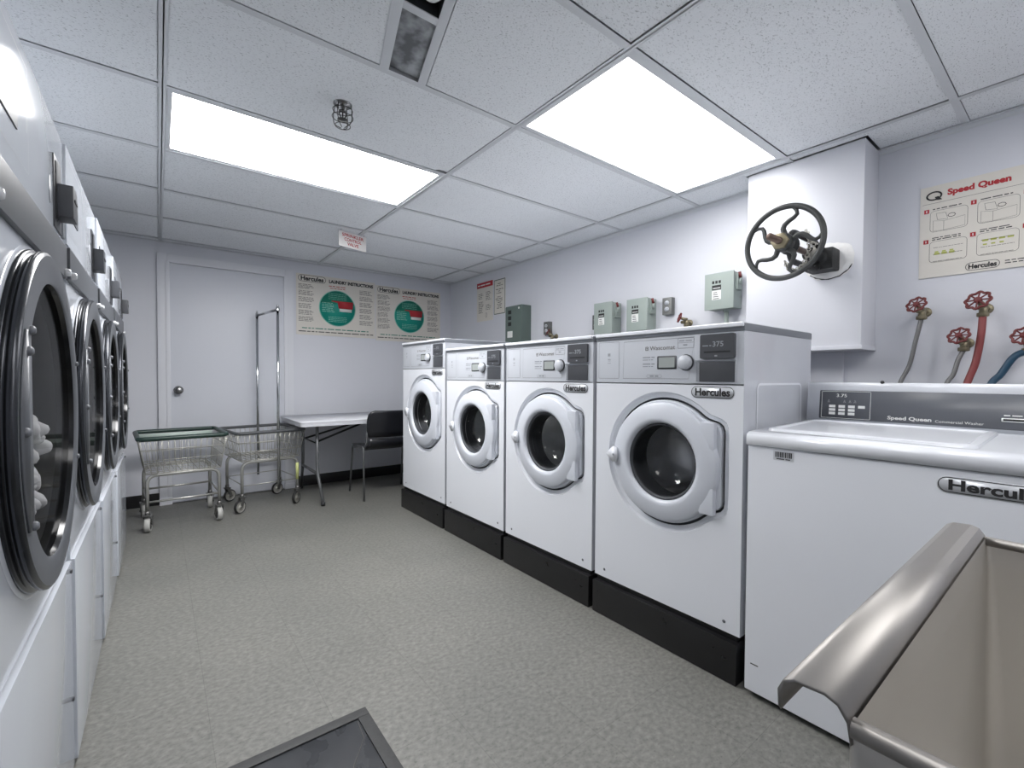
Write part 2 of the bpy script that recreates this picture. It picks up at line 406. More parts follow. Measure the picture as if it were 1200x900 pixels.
def words_line(mb, O, U, V, u0, u1, v, h, rnd, fill=1.0, depth=0.0006):
    u = u0
    end = u0 + (u1-u0)*fill
    while u < end - h:
        wl = min(rnd.uniform(1.2, 5.5)*h, end-u)
        mb.rect(O, U, V, u, u+wl, v-h*0.3, v+h*0.3, depth); u += wl + h*0.7

# ------------------------------------------------------------------ room shell
XL, XR, YB, YF, ZC = -1.15, 2.735, -1.0, 4.73, 2.158
def slab(name, x0, x1, y0, y1, z0, z1, m_):
    mb = MB(); mb.box(x0, x1, y0, y1, z0, z1); return struct(mb.build(name, m_))
slab('floor', XL-0.1, XR+0.1, YB-0.1, YF+0.1, -0.08, 0, 'floor')
slab('wall_left', XL-0.1, XL, YB-0.1, YF+0.1, 0, ZC+0.35, 'wall')
slab('wall_right', XR, XR+0.1, YB-0.1, YF+0.1, 0, ZC+0.35, 'wall')
slab('wall_back', XL, XR, YB-0.1, YB, 0, ZC+0.35, 'wall')
slab('wall_far', XL, XR, YF, YF+0.1, 0, ZC+0.35, 'wall')
for nm, (x0, x1, y0, y1) in {'baseboard_far_left': (XL, 0.0, YF-0.008, YF), 'baseboard_far_right': (1.04, XR, YF-0.008, YF),
                             'baseboard_right': (XR-0.008, XR, YB, YF-0.008)}.items():
    mb = MB(); mb.box(x0, x1, y0, y1, 0, 0.1, 0.003); struct(mb.build(nm, 'rubber'))

# ceiling : tiles, grid, wall angle
GX, GY, TX, TY = 0.0245, 2.1976, 1.2192, 0.6096
mb = MB(); g = 0.013
slot = (0.627, 0.805)
for i in range(-1, 3):
    for j in range(-6, 5):
        x0 = max(XL, GX+i*TX); x1 = min(XR, GX+(i+1)*TX); y0 = max(YB, GY+j*TY); y1 = min(YF, GY+(j+1)*TY)
        if x1-x0 < 0.03 or y1-y0 < 0.03: continue
        if (i, j) in ((0, 0), (1, -2), (0, -4), (1, -5)): continue
        a, b, c, d = x0+g-0.004, x1-g-0.0015, y0+g-0.004, y1-g-0.0015
        dz = random.uniform(0.003, 0.006)
        if i == 2:
            if y1 < 0.70 or y0 > 1.17: mb.box(a, b, c, d, ZC+dz, ZC+dz+0.015)
            else:
                if y0 < 0.675: mb.box(a, b, c, 0.66, ZC+dz, ZC+dz+0.015)
                if y1 > 1.19: mb.box(a, b, 1.20, d, ZC+dz, ZC+dz+0.015)
                mb.box(a, 2.524, max(c, 0.661), min(d, 1.199), ZC+dz, ZC+dz+0.015)
            continue
        if i == 0 and j in (-2,):   # the slot fixture runs skewed through this row
            k0, k1 = slot[0]-0.27*(d-c), slot[1]-0.27*(d-c)
            mb.prism([(a, c), (k0, c), (slot[0], d), (a, d)], 0.015, (0, 0, ZC+dz)); mb.prism([(k1, c), (b, c), (b, d), (slot[1], d)], 0.015, (0, 0, ZC+dz)); continue
        if i == 0 and j == -1:      # chipped corner
            mb.prism([(a, c), (b, c), (b, d-0.012), (b-0.012, d-0.020), (b-0.05, d-0.016), (b-0.062, d), (a, d)], 0.015, (0, 0, ZC+dz)); continue
        if i == 1 and j == -1:
            mb.prism([(a, c), (b, c), (b, d), (a+0.010, d), (a+0.008, d-0.03), (a, d-0.034)], 0.015, (0, 0, ZC+dz)); continue
        mb.box(a, b, c, d, ZC+dz, ZC+dz+0.015, 0.001, 1)
ceil = struct(mb.build('ceiling', 'tile'))
mb = MB(); mb.box(XL, XR, YB, YF, ZC+0.3, ZC+0.35); struct(mb.build('ceiling_slab', 'hole'))
mb = MB(); tw = 0.013
for i in (0, 1, 2):
    x = GX+i*TX
    mb.box(x-tw, x+tw, YB, YF, ZC, ZC+0.0018); mb.box(x-0.002, x+0.002, YB, YF, ZC, ZC+0.035)
for j in range(-5, 5):
    y = GY+j*TY
    if YB < y < YF:
        xa = XL
        for xb in (GX-tw, GX+TX-tw, GX+2*TX-tw, XR):
            if xb > xa: mb.box(xa, xb, y-tw, y+tw, ZC+0.0002, ZC+0.002); mb.box(xa, xb, y-0.002, y+0.002, ZC, ZC+0.035)
            xa = xb + 2*tw
struct(mb.build('trim_1', 'tee'))
mb = MB()   # wall angle
for (x0, x1, y0, y1) in ((XR-0.022, XR, YB, YF), (XL, XR-0.022, YF-0.022, YF), (XL, XL+0.022, YB, YF-0.022), (XL, XR, YB, YB+0.022)):
    mb.box(x0, x1, y0, y1, ZC-0.002, ZC+0.0005)
mb.box(XR-0.003, XR, YB, YF, ZC-0.022, ZC-0.002); mb.box(XL, XR, YF-0.003, YF, ZC-0.004, ZC-0.002)
struct(mb.build('trim_2', 'tee'))

# far door
DX0, DX1, DZ = 0.072, 0.945, 1.99
mb = MB()
mb.box(DX0, DX1, YF-0.022, YF+0.02, 0.012, DZ, 0.002); d1 = struct(mb.build('door_1', 'door_paint'))
mb = MB()
c = (DX0+0.062, YF-0.022, 0.945)
mb.lathe([(0.0, 0.0), (0.034, 0.0), (0.034, 0.004), (0.03, 0.009), (0.014, 0.011), (0.012, 0.03), (0.024, 0.036), (0.029, 0.046), (0.028, 0.058), (0.018, 0.066), (0.0, 0.067)], c, (0, -1, 0), 32)
mb.build('door_knob', 'knob_steel', d1)
mb = MB()
for (a, b) in ((DX0-0.072, DX0-0.004), (DX1+0.004, DX1+0.072)):
    mb.box(a, b, YF-0.03, YF, 0, DZ+0.07, 0.004)
    e = b if a < DX0 else a
    mb.box(e-0.014, e+0.014, YF-0.036, YF-0.005, 0, DZ+0.01, 0.003)
mb.box(DX0-0.004, DX1+0.004, YF-0.03, YF, DZ+0.004, DZ+0.07, 0.004)
mb.box(DX0-0.01, DX1+0.01, YF-0.036, YF-0.005, DZ+0.002, DZ+0.018, 0.003)
mb.box(DX0-0.072, DX0+0.012, YF-0.04, YF, 0, 0.06, 0.003); mb.box(DX1-0.012, DX1+0.078, YF-0.04, YF, 0, 0.05, 0.003)
struct(mb.build('trim_3', 'trim_paint'))

# duct boxing on the right wall
BX, BY0, BY1, BZ = 2.525, 0.668, 1.185, 1.205
mb = MB()
mb.box(BX, XR, BY0, BY1, BZ+0.02, ZC-0.001, 0.003); mb.box(BX-0.006, XR, BY0-0.006, BY1+0.006, BZ, BZ+0.02, 0.003)
struct(mb.build('trim_4', 'wall'))
mb = MB(); mb.box(XR-0.02, XR, 0.79, 1.6, 0.9, BZ, 0.006); struct(mb.build('trim_5', 'wall'))

# ------------------------------------------------------------------ ceiling lights
def ceiling_light(i, j, label, em='panel_light'):
    t = thing('ceiling_light', label, 'light', (GX+i*TX+TX/2, GY+j*TY+TY/2, ZC), 0, 'fluorescent panel lights')
    hx, hy = TX/2-tw-0.001, TY/2-tw-0.001
    mb = MB(); f = 0.018
    lo = rrect(-hx, hx, -hy, hy, 0.001, 1); li = rrect(-hx+f, hx-f, -hy+f, hy-f, 0.001, 1)
    mb.strip([(u, v, 0.003) for u, v in lo], [(u, v, 0.0035) for u, v in li])
    mb.strip([(u, v, 0.0035) for u, v in li], [(u, v, 0.012) for u, v in li])
    mb.box(-hx, hx, -hy, hy, 0.09, 0.092)
    for (a, b, c_, d) in ((-hx, -hx+0.002, -hy, hy), (hx-0.002, hx, -hy, hy), (-hx, hx, -hy, -hy+0.002), (-hx, hx, hy-0.002, hy)): mb.box(a, b, c_, d, 0.004, 0.09)
    mb.build('frame', 'tee', t)
    mb = MB(); mb.box(-hx+f-0.002, hx-f+0.002, -hy+f-0.002, hy-f+0.002, 0.010, 0.014); mb.build('diffuser', em, t)
    return t
ceiling_light(0, 0, 'long white ceiling light panel above the floor in front of the door')
ceiling_light(1, -2, 'square-looking bright ceiling light panel above the large washers beside the duct boxing', 'panel_light_2')
ceiling_light(0, -4, 'added fill light panel above the camera position, out of view', 'panel_light_fill')  # unseen overhead panel, added to lift the room's brightness
ceiling_light(1, -5, 'added fill light panel at the unseen rear of the room', 'panel_light_fill')  # second added panel out of view, extra fill from behind

# narrow recessed slot fixture
t = thing('slot_light', 'narrow dirty unlit recessed fixture set between two ceiling tiles', 'light', (0.716, GY-1*TY, ZC))
mb = MB(); L = TY
for (a, b) in ((-0.089, -0.055), (0.058, 0.089)):
    mb.box(a, b, -L+tw, -tw, 0.0, 0.004, 0.001); 
mb.box(-0.055, 0.058, -0.325, -0.298, 0.0, 0.004, 0.001)
mb.box(-0.055, 0.058, -L+tw, -L+0.03, 0, 0.004, 0.001)
mb.build('frame', 'tee', t)
mb = MB(); mb.box(-0.062, 0.064, -0.305, -tw, 0.014, 0.02); mb.build('glass_pane', 'dirty', t)
mb = MB()
mb.box(-0.062, -0.057, -L+tw, -0.31, 0.004, 0.10); mb.box(0.06, 0.065, -L+tw, -0.31, 0.004, 0.10); mb.box(-0.062, 0.065, -L+tw, -0.31, 0.10, 0.105)
mb.box(-0.062, 0.065, -0.312, -0.307, 0.004, 0.1)
mb.build('housing', 'dark_grey_plastic', t)
mb = MB(); mb.lathe([(0.0, -0.012), (0.03, -0.008), (0.046, 0.01), (0.048, 0.03), (0.03, 0.05), (0.024, 0.1)], (0.012, -0.40, 0.005), (0, 0, 1), 28); mb.build('lamp_bulb', 'ink_white', t)
for o in t.children:        # the whole fixture sits skewed between its tiles
    for v in o.data.vertices: v.co.x += 0.27*v.co.y

# sprinkler head in a wire guard
t = thing('fire_sprinkler', 'small fire sprinkler in a wire cage guard hanging under the ceiling tile', 'sprinkler', (0.597, 1.895, ZC))
mb = MB(); mb.lathe([(0.0, 0.0), (0.03, 0.0), (0.028, -0.004), (0.012, -0.006), (0.012, -0.022), (0.0, -0.022)], (0, 0, 0.004), (0, 0, 1), 20); mb.build('escutcheon', 'knob_steel', t)
mb = MB()
mb.tube(bend([(-0.009, 0, -0.02), (-0.012, 0, -0.034), (0, 0, -0.05)], 0.01), 0.0022, 6); mb.tube(bend([(0.009, 0, -0.02), (0.012, 0, -0.034), (0, 0, -0.05)], 0.01), 0.0022, 6)
mb.cyl((0, 0, -0.018), (0, 0, -0.048), 0.0025, 8); mb.lathe([(0, -0.05), (0.017, -0.05), (0.017, -0.052), (0, -0.053)], (0, 0, 0), (0, 0, 1), 18)
mb.build('deflector', 'iron', t)
mb = MB()
for k in range(4):
    a = math.radians(45+90*k); ca, sa = math.cos(a), math.sin(a)
    mb.tube(bend([(0.028*ca, 0.028*sa, 0.0), (0.033*ca, 0.033*sa, -0.03), (0.031*ca, 0.031*sa, -0.064), (0.006*ca, 0.006*sa, -0.078)], 0.012, 4), 0.0014, 5)
for (r, z) in ((0.031, -0.018), (0.033, -0.042), (0.024, -0.071)):
    mb.tube([(r*math.cos(k*PI/8), r*math.sin(k*PI/8), z) for k in range(16)], 0.0013, 5, closed=True)
mb.build('wire_guard', 'iron_dark', t)
t.scale = (1.22, 1.22, 1.15)

# hanging sign
t = thing('sprinkler_sign', 'small white hanging sign with red lettering about a sprinkler valve', 'sign', (1.18, 3.515, ZC-0.062), math.radians(17))
mb = MB(); mb.box(-0.121, 0.121, -0.002, 0.002, -0.058, 0.058, 0.001)
mb.build('sign_plate', 'paper_white', t)
mb = MB()
for k, (s_, w_) in enumerate((('SPRINKLER', 0.19), ('CONTROL', 0.15), ('VALVE', 0.1))):
    mb.text(s_, (0, -0.002, 0.03-k*0.031), (1, 0, 0), (0, 0, 1), 0.032, 0.02, width=w_)
mb.build('lettering', 'ink_red', t)
for x in (-0.1, 0.1):
    mb = MB(); mb.tube([(x, 0, 0.056), (x, 0, 0.062+0.004)], 0.0015, 6); mb.build('hanger', 'iron_dark', t)

# ------------------------------------------------------------------ front loading washers
def blob_outline(cu, cz, R, a, b0, b1, n=96, off=0.0):
    rs = []
    for k in range(n):
        th = 2*PI*k/n; c, s_ = math.cos(th), math.sin(th)
        rc = R
        if c > 1e-3: rc = min(R, a/c)
        b = b1 if s_ >= 0 else b0
        rr = 0
        if c > 1e-3: rr = min(a/c, b/abs(s_) if abs(s_) > 1e-3 else 9)
        rs.append(max(rc, rr))
    for _ in range(2): rs = [(rs[k-1] + 2*rs[k] + rs[(k+1) % n])/4 for k in range(n)]
    return [(cu+(r-off)*math.cos(2*PI*k/n), cz+(r-off)*math.sin(2*PI*k/n)) for k, r in enumerate(rs)]

def hercules_badge(t, cu, cz, w_, h_, O, U, V, mats=('badge', 'ink')):
    mb = MB()
    r = h_/2*0.98
    mb.prism(rrect(cu-w_/2, cu+w_/2, cz-h_/2, cz+h_/2, r, 8), 0.0008, O, U, V)
    mb.m(1); mb.outline(rrect(cu-w_/2+0.003, cu+w_/2-0.003, cz-h_/2+0.003, cz+h_/2-0.003, r-0.003, 8), 0.0020*h_/0.045, O, U, V, 0.0012)
    o = Vector(O)+Vector(U)*cu+Vector(V)*(cz-0.001)
    mb.text('Hercules', o, U, V, h_*0.84, 0.035, width=w_*0.8, depth=0.0013)
    return mb.build('name_badge', list(mats), t)

def make_washer(W, zb, seam, top, cz, label, loc, R=0.262):
    t = thing('front_load_washer', label, 'washer', loc, 0, 'row of white front load washers on black plinths')
    D = 0.585; U = (0, -1, 0); V = (0, 0, 1); O = (0, 0, 0)
    cu = W*0.527; k_ = W/0.672; R *= k_
    a, b0, b1 = 0.252*k_, 0.165*k_, 0.18*k_
    N = 96
    out = [(0.004, zb), (W-0.004, zb), (W-0.004, seam-0.004), (0.004, seam-0.004)]
    L0 = blob_outline(cu, cz, R, a, b0, b1, N, -0.014); L1 = blob_outline(cu, cz, R, a, b0, b1, N, 0.009)
    mb = MB()
    mb.plate(out, L0, O, U, V)
    pt = lambda L, x: [(x, -u, z) for u, z in L]
    mb.strip(pt(L0, 0), pt(blob_outline(cu, cz, R, a, b0, b1, N, -0.007), 0.012)); mb.strip(pt(blob_outline(cu, cz, R, a, b0, b1, N, -0.007), 0.012), pt(L1, 0.018))
    L2 = blob_outline(cu, cz, R, a, b0, b1, N, 0.011); mb.m(2); mb.strip(pt(L1, 0.018), pt(L2, 0.030))
    rg = 0.153*k_; hole = [(cu+rg*math.cos(2*PI*q/48), cz+rg*math.sin(2*PI*q/48)) for q in range(48)]
    mb.plate(L2, hole, (0.030, 0, 0), U, V)
    # shell
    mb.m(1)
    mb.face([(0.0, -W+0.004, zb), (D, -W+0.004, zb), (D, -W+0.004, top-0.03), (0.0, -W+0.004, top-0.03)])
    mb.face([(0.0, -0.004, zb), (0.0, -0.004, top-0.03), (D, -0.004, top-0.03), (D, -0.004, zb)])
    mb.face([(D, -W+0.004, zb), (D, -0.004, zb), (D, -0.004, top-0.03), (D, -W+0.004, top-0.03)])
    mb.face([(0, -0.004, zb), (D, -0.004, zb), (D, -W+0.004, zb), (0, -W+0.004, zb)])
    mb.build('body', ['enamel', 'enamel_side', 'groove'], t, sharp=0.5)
    mb = MB()   # embossed rectangle on the side and screws
    for uu in (0.06, W-0.06):
        mb = MB(); mb.cyl((-0.001, -uu, zb+0.035), (0.002, -uu, zb+0.035), 0.006, 10); mb.build('screw', 'mid_grey', t)
    mb = MB()
    e = rrect(0.10, D-0.10, zb+0.52, seam+0.0, 0.02, 4); mb.outline([(x, z) for x, z in e], 0.008, (0, -W+0.004, 0), (1, 0, 0), (0, 0, 1), 0.0015)
    mb.build('side_emboss', 'enamel', t)
    # lid
    mb = MB(); mb.box(-0.004, D, -W+0.002, -0.002, top-0.03, top-0.004, 0.002)
    mb.m(1); mb.box(-0.012, 0.02, -W+0.004, -0.004, top-0.016, top, 0.006, 3); mb.box(0.0, D-0.004, -W+0.006, -0.006, top-0.006, top-0.001)
    mb.build('lid', ['lid_edge', 'enamel'], t)
    # control panel
    mb = MB(); z0 = seam; z1 = top-0.03; h = z1-z0
    mb.box(-0.001, 0.03, -W+0.0045, -0.0045, z0, z1, 0.002)
    mb.m(1)
    mb.outline(rrect(0.018, 0.132, z0+0.018, z1-0.008, 0.004, 2), 0.0018, (-0.001, 0, 0), U, V)
    mb.outline([(0.155, z0+0.018), (0.462, z0+0.018), (0.485, z1-0.01), (0.158, z1-0.012)], 0.0022, (-0.001, 0, 0), U, V)
    o1 = (-0.001, 0, 0)
    mb.rect(o1, U, V, 0.07, 0.085, z0+0.10, z0+0.103); mb.rect(o1, U, V, 0.07, 0.085, z0+0.094, z0+0.096); mb.rect(o1, U, V, 0.069, 0.086, z0+0.084, z0+0.086)
    for q in range(3): mb.rect(o1, U, V, 0.07+q*0.005, 0.073+q*0.005, z0+0.115, z0+0.128)
    mb.outline(rrect(0.415, 0.482, z1-0.05, z1-0.012, 0.003, 2), 0.0018, o1, U, V); mb.rect(o1, U, V, 0.416, 0.481, z1-0.030, z1-0.0285)
    rnd = random.Random(5)
    words_line(mb, o1, U, V, 0.42, 0.478, z1-0.022, 0.006, rnd); words_line(mb, o1, U, V, 0.438, 0.455, z1-0.038, 0.008, rnd)
    for q in range(2): 
        words_line(mb, o1, U, V, 0.255, 0.312, z0+0.104-q*0.027, 0.007, rnd); words_line(mb, o1, U, V, 0.255, 0.305, z0+0.094-q*0.027, 0.005, rnd)
    mb.outline(rrect(0.275, 0.345, z0+0.022, z0+0.034, 0.0058, 4), 0.0012, o1, U, V); words_line(mb, o1, U, V, 0.29, 0.33, z0+0.028, 0.008, rnd)
    mb.m(2)
    mb.text('Wascomat', (-0.001, -0.346, z1-0.045), U, V, 0.024, 0.006, width=0.115)
    mb.outline(rrect(0.268, 0.281, z1-0.052, z1-0.039, 0.002, 2), 0.0025, o1, U, V); mb.rect(o1, U, V, 0.272, 0.277, z1-0.047, z1-0.043)
    mb.build('control_panel', ['panel_grey', 'panel_line', 'ink_grey'], t)
    mb = MB(); mb.prism(rrect(0.325, 0.41, z0+0.056, z0+0.108, 0.004, 3), 0.0025, (-0.0005, 0, 0), U, V); mb.m(1); mb.rect((-0.003, 0, 0), U, V, 0.332, 0.403, z0+0.062, z0+0.102, 0.0006)
    mb.build('display', ['dark_grey_plastic', 'lcd'], t)
    mb = MB(); kc = (-0.0005, -0.452, z0+0.08)
    mb.lathe([(0.0, 0.0), (0.031, 0.0), (0.031, 0.004), (0.028, 0.008)], kc, (-1, 0, 0), 36)
    mb.m(1); mb.lathe([(0.027, 0.006), (0.026, 0.020), (0.022, 0.024), (0.0, 0.025)], kc, (-1, 0, 0), 36)
    mb.build('dial_knob', ['dark_grey_plastic', 'panel_grey'], t)
    # coin / card unit
    mb = MB(); u0, u1 = W-0.165, W-0.032
    mb.m(1); mb.box(-0.003, 0.0, -u1-0.004, -u0+0.022, z0+0.002, z1-0.002, 0.001)
    mb.m(0); mb.prism(rrect(u0+0.006, u1, z0+0.092, z1-0.006, 0.006, 3), 0.012, (-0.002, 0, 0), U, V)
    mb.m(0); mb.box(-0.006, -0.002, -u1+0.002, -u0+0.0, z0+0.008, z0+0.08, 0.001)
    mb.m(2); mb.rect((-0.006, 0, 0), U, V, u0-0.012, u0+0.0, z0+0.008, z0+0.08, 0.0); mb.box(-0.008, -0.002, -u1-0.001, -u0+0.016, z0+0.083, z0+0.088, 0.001)
    mb.m(3); mb.rect((-0.014, 0, 0), U, V, u0+0.022, u1-0.014, z0+0.112, z0+0.118, 0.0006)
    mb.m(2); mb.text('375', (-0.014, -(u0+u1)/2-0.008, z0+0.142), U, V, 0.026, 0.02, width=0.04, depth=0.0008)
    words_line(mb, (-0.014, 0, 0), U, V, u0+0.016, u0+0.055, z0+0.138, 0.006, rnd); mb.rect((-0.014, 0, 0), U, V, (u0+u1)/2-0.004, (u0+u1)/2+0.006, z0+0.098, z0+0.104)
    mb.build('coin_unit', ['dark_grey_plastic', 'panel_grey', 'panel_line', 'black_plastic'], t)
    hercules_badge(t, W-0.117, seam-0.03, 0.165, 0.045, (-0.0005, 0, 0), U, V)
    # door
    d = MB()
    cc = (0.0, -cu, cz); Ro, Ri = 0.233*k_, 0.152*k_
    L3 = blob_outline(cu, cz, R, a, b0, b1, N, 0.019); L4 = blob_outline(cu, cz, R, a, b0, b1, N, 0.024)
    d.strip(pt(L3, 0.028), pt(L3, 0.010)); d.strip(pt(L3, 0.010), pt(L4, 0.004))
    d.plate(L4, [(cu+(Ro-0.01)*math.cos(2*PI*q/64), cz+(Ro-0.01)*math.sin(2*PI*q/64)) for q in range(64)], (0.004, 0, 0), U, V)
    d.lathe([(Ro, -0.012), (Ro, 0.012), (Ro-0.002, 0.016), (Ro-0.007, 0.019), (Ri+0.022, 0.027), (Ri+0.012, 0.027), (Ri+0.003, 0.021), (Ri-0.002, 0.0), (Ri-0.002, -0.03)], cc, (-1, 0, 0), 72)
    do = d.build('door', 'door_white', t, sharp=0.4)
    for sg in (-1, 1):
        zc = cz + sg*0.118*k_; d = MB()
        d.box(-0.020, 0.006, -(cu+a-0.032), -(cu+0.165*k_), zc-0.048, zc+0.052, 0.006)
        d.cyl((-0.010, -(cu+a-0.038), zc-0.03), (-0.012, -(cu+a-0.038), cz), 0.006, 10)
        d.build('hinge', 'door_white', do)
    d = MB()
    d.prism([(-0.022, 0.0), (0.012, -0.034), (0.030, -0.030), (0.034, 0.0), (0.030, 0.030), (0.012, 0.034)], 0.014, (-0.022, -(cu-Ro-0.005), cz), U, V)
    d.m(1); d.cyl((-0.0355, -(cu-Ro+0.012), cz+0.0), (-0.037, -(cu-Ro+0.012), cz), 0.005, 12)
    d.build('handle', ['enamel', 'panel_line'], do)
    d = MB(); d.lathe([(Ri-0.001, 0.012), (Ri-0.004, 0.014), (Ri-0.012, 0.002), (Ri-0.013, -0.02)], cc, (-1, 0, 0), 56); d.build('gasket', 'groove', do)
    d = MB(); prof = [(Ri-0.012, 0.004), (Ri-0.016, -0.03), (Ri-0.03, -0.075), (Ri-0.05, -0.10), (0.05, -0.112), (0.0, -0.114)]
    d.lathe(prof, cc, (-1, 0, 0), 48); d.build('glass_bowl', 'glass', do, sharp=3)
    d = MB()
    d.lathe([(Ri+0.004, -0.031), (Ri+0.002, -0.07), (Ri-0.01, -0.09)], cc, (-1, 0, 0), 48)
    d.m(1); d.lathe([(Ri-0.01, -0.09), (Ri+0.0, -0.10), (Ri+0.09, -0.11), (Ri+0.10, -0.16)] + [(Ri+0.10-(0.004 if q % 2 else 0), -0.18-q*0.02) for q in range(12)] + [(Ri+0.09, -0.43), (0.05, -0.44), (0.0, -0.435)], cc, (-1, 0, 0), 56)
    for q in range(3):
        an = math.radians(30+120*q); ry, rz = math.sin(an), math.cos(an); rr = Ri+0.07
        d.tube([(0.17, -cu+ry*rr, cz+rz*rr), (0.40, -cu+ry*rr, cz+rz*rr)], 0.035, 10)
    d.build('drum', ['groove', 'drum'], t, sharp=1.2)
    # plinth
    d = MB(); d.box(-0.018, D-0.03, -W+0.006, -0.006, 0.001, zb-0.022, 0.005); d.box(0.006, D-0.04, -W+0.014, -0.014, zb-0.024, zb, 0.002)
    d.build('plinth', 'black_paint', t)
    return t
w4 = make_washer(0.672, 0.168, 1.047, 1.262, 0.738, 'white front load washer nearest the camera, right next to the top loader', (1.58, 1.413, 0))
lab = ['white front load washer second from the top loader, standing between two equal washers', 'white front load washer third from the top loader, beside the taller end washer']
for k, y in enumerate((2.098, 2.785)):
    c = copy_tree(w4); c.location = (1.58, y, 0); c['label'] = lab[k]
make_washer(0.70, 0.172, 1.13, 1.338, 0.79, 'tallest white front load washer, at the far end by the chair', (1.58, 3.50, 0), 0.268)

# ------------------------------------------------------------------ top loading washer
TLX, TLY, TLW = 1.555, 0.716, 0.66
t = thing('top_load_washer', 'white top load washer with dark grey control panel behind the steel sink', 'washer', (TLX, TLY, 0))
U = (0, -1, 0); V = (0, 0, 1)
mb = MB(); mb.box(0, 0.62, -TLW, 0, 0.02, 0.845, 0.006, 3)
mb.m(1); 
for (x, y) in ((0.05, -0.05), (0.05, -TLW+0.05), (0.57, -0.05), (0.57, -TLW+0.05)): mb.cyl((x, y, 0), (x, y, 0.024), 0.018, 12)
mb.build('cabinet', ['enamel', 'black_plastic'], t)
mb = MB()    # sloping deck
prof = [(-0.006, 0.848), (0.66, 0.848), (0.66, 0.905), (0.53, 0.905), (0.50, 0.902), (0.06, 0.893), (0.012, 0.890), (-0.002, 0.884), (-0.007, 0.874)]
mb.prism(prof, TLW+0.006, (0, 0.003, 0), (1, 0, 0), (0, 0, 1))
# prism extrudes along U x V = -y
mb.build('deck', 'enamel', t)
mb = MB()
lid = rrect(0.05, 0.47, 0.03, 0.535, 0.03, 5)
sl = 0.009/0.44
def lz(x): return 0.893 + (x-0.06)*sl
A = [(x, -y, lz(x)+0.0005) for x, y in lid]; B = [(x*0.985+0.004, -y*0.99-0.003, lz(x)+0.008) for x, y in lid]
mb.strip(A[::-1], B[::-1]); Cc = [(0.26+(p[0]-0.26)*0.93, -0.282+(p[1]+0.282)*0.94, p[2]+0.002) for p in B]
D_ = [(0.26+(p[0]-0.26)*0.88, -0.282+(p[1]+0.282)*0.90, p[2]-0.003) for p in B]
mb.strip(B[::-1], Cc[::-1]); mb.strip(Cc[::-1], D_[::-1]); mb.face(D_[::-1])
mb.build('lid', 'enamel', t)
mb = MB()    # backsplash
X0 = 0.50
mb.prism([(X0, 0.90), (0.66, 0.90), (0.66, 1.05), (X0+0.03, 1.055), (X0+0.014, 1.052), (X0+0.012, 1.04)], TLW+0.004, (0, 0.002, 0), (1, 0, 0), (0, 0, 1))
cap = mb.build('backsplash', 'enamel', t)
mb = MB(); N_ = Vector((-1, 0, 0.085)).normalized()
Vv = Vector((0.085, 0, 1)).normalized(); Ob = Vector((X0-0.001, 0, 0.90))
pan = rrect(0.042, TLW-0.03, 0.014, 0.124, 0.004, 3)
mb.prism(pan, 0.003, Ob, U, Vv)
mb.m(1); o2 = Ob + N_*0.003
mb.outline(rrect(0.050, 0.205, 0.018, 0.120, 0.003, 3), 0.0014, o2, U, Vv)
for r_ in range(3):
    for c_ in range(3 if r_ else 4): mb.rect(o2, U, Vv, 0.075+c_*0.031, 0.095+c_*0.031+(0.001), 0.058-r_*0.0135, 0.068-r_*0.0135)
mb.text('3.75', o2 + Vector(U)*0.115 + Vv*0.104, U, Vv, 0.017, 0.01, width=0.033)
for u in (0.073, 0.125, 0.142, 0.158): mb.outline([(u-0.003, 0.078), (u+0.003, 0.078), (u, 0.088)], 0.001, o2, U, Vv)
mb.m(1); mb.text('Speed Queen', o2 + Vector(U)*0.315 + Vv*0.03, U, Vv, 0.017, 0.03, width=0.118)
mb.text('Commercial Washer', o2 + Vector(U)*0.440 + Vv*0.027, U, Vv, 0.012, 0.006, width=0.115)
mb.prism(rrect(0.535, 0.62, 0.038, 0.050, 0.002, 2), 0.002, o2, U, Vv)
mb.m(2); mb.rect(o2+N_*0.002, U, Vv, 0.539, 0.616, 0.041, 0.047)
mb.m(1); words_line(mb, o2, U, Vv, 0.54, 0.6, 0.058, 0.006, random.Random(3)); mb.m(2)
mb.build('control_panel', ['mid_grey', 'ink_white', 'ink'], t)
mb = MB(); mb.cyl((X0+0.02, -0.235, 1.054), (X0+0.014, -0.235, 1.0575), 0.006, 10); mb.build('screw', 'ink', t)
hercules_badge(t, 0.575, 0.806, 0.21, 0.042, (-0.0005, 0, 0), U, V)
mb = MB(); rnd = random.Random(9)
mb.rect((0, 0, 0), U, V, 0.080, 0.140, 0.808, 0.838)
mb.m(1); u = 0.086
while u < 0.134:
    q = rnd.choice((0.0012, 0.002, 0.003)); mb.rect((-0.0006, 0, 0), U, V, u, u+q, 0.818, 0.835); u += q + rnd.choice((0.0012, 0.002))
words_line(mb, (-0.0006, 0, 0), U, V, 0.09, 0.13, 0.813, 0.005, rnd)
mb.build('barcode_label', ['badge', 'ink'], t)
mb = MB(); words_line(mb, (0, 0, 0), U, V, 0.02, 0.045, 0.115, 0.006, rnd); mb.build('small_print', 'ink', t)

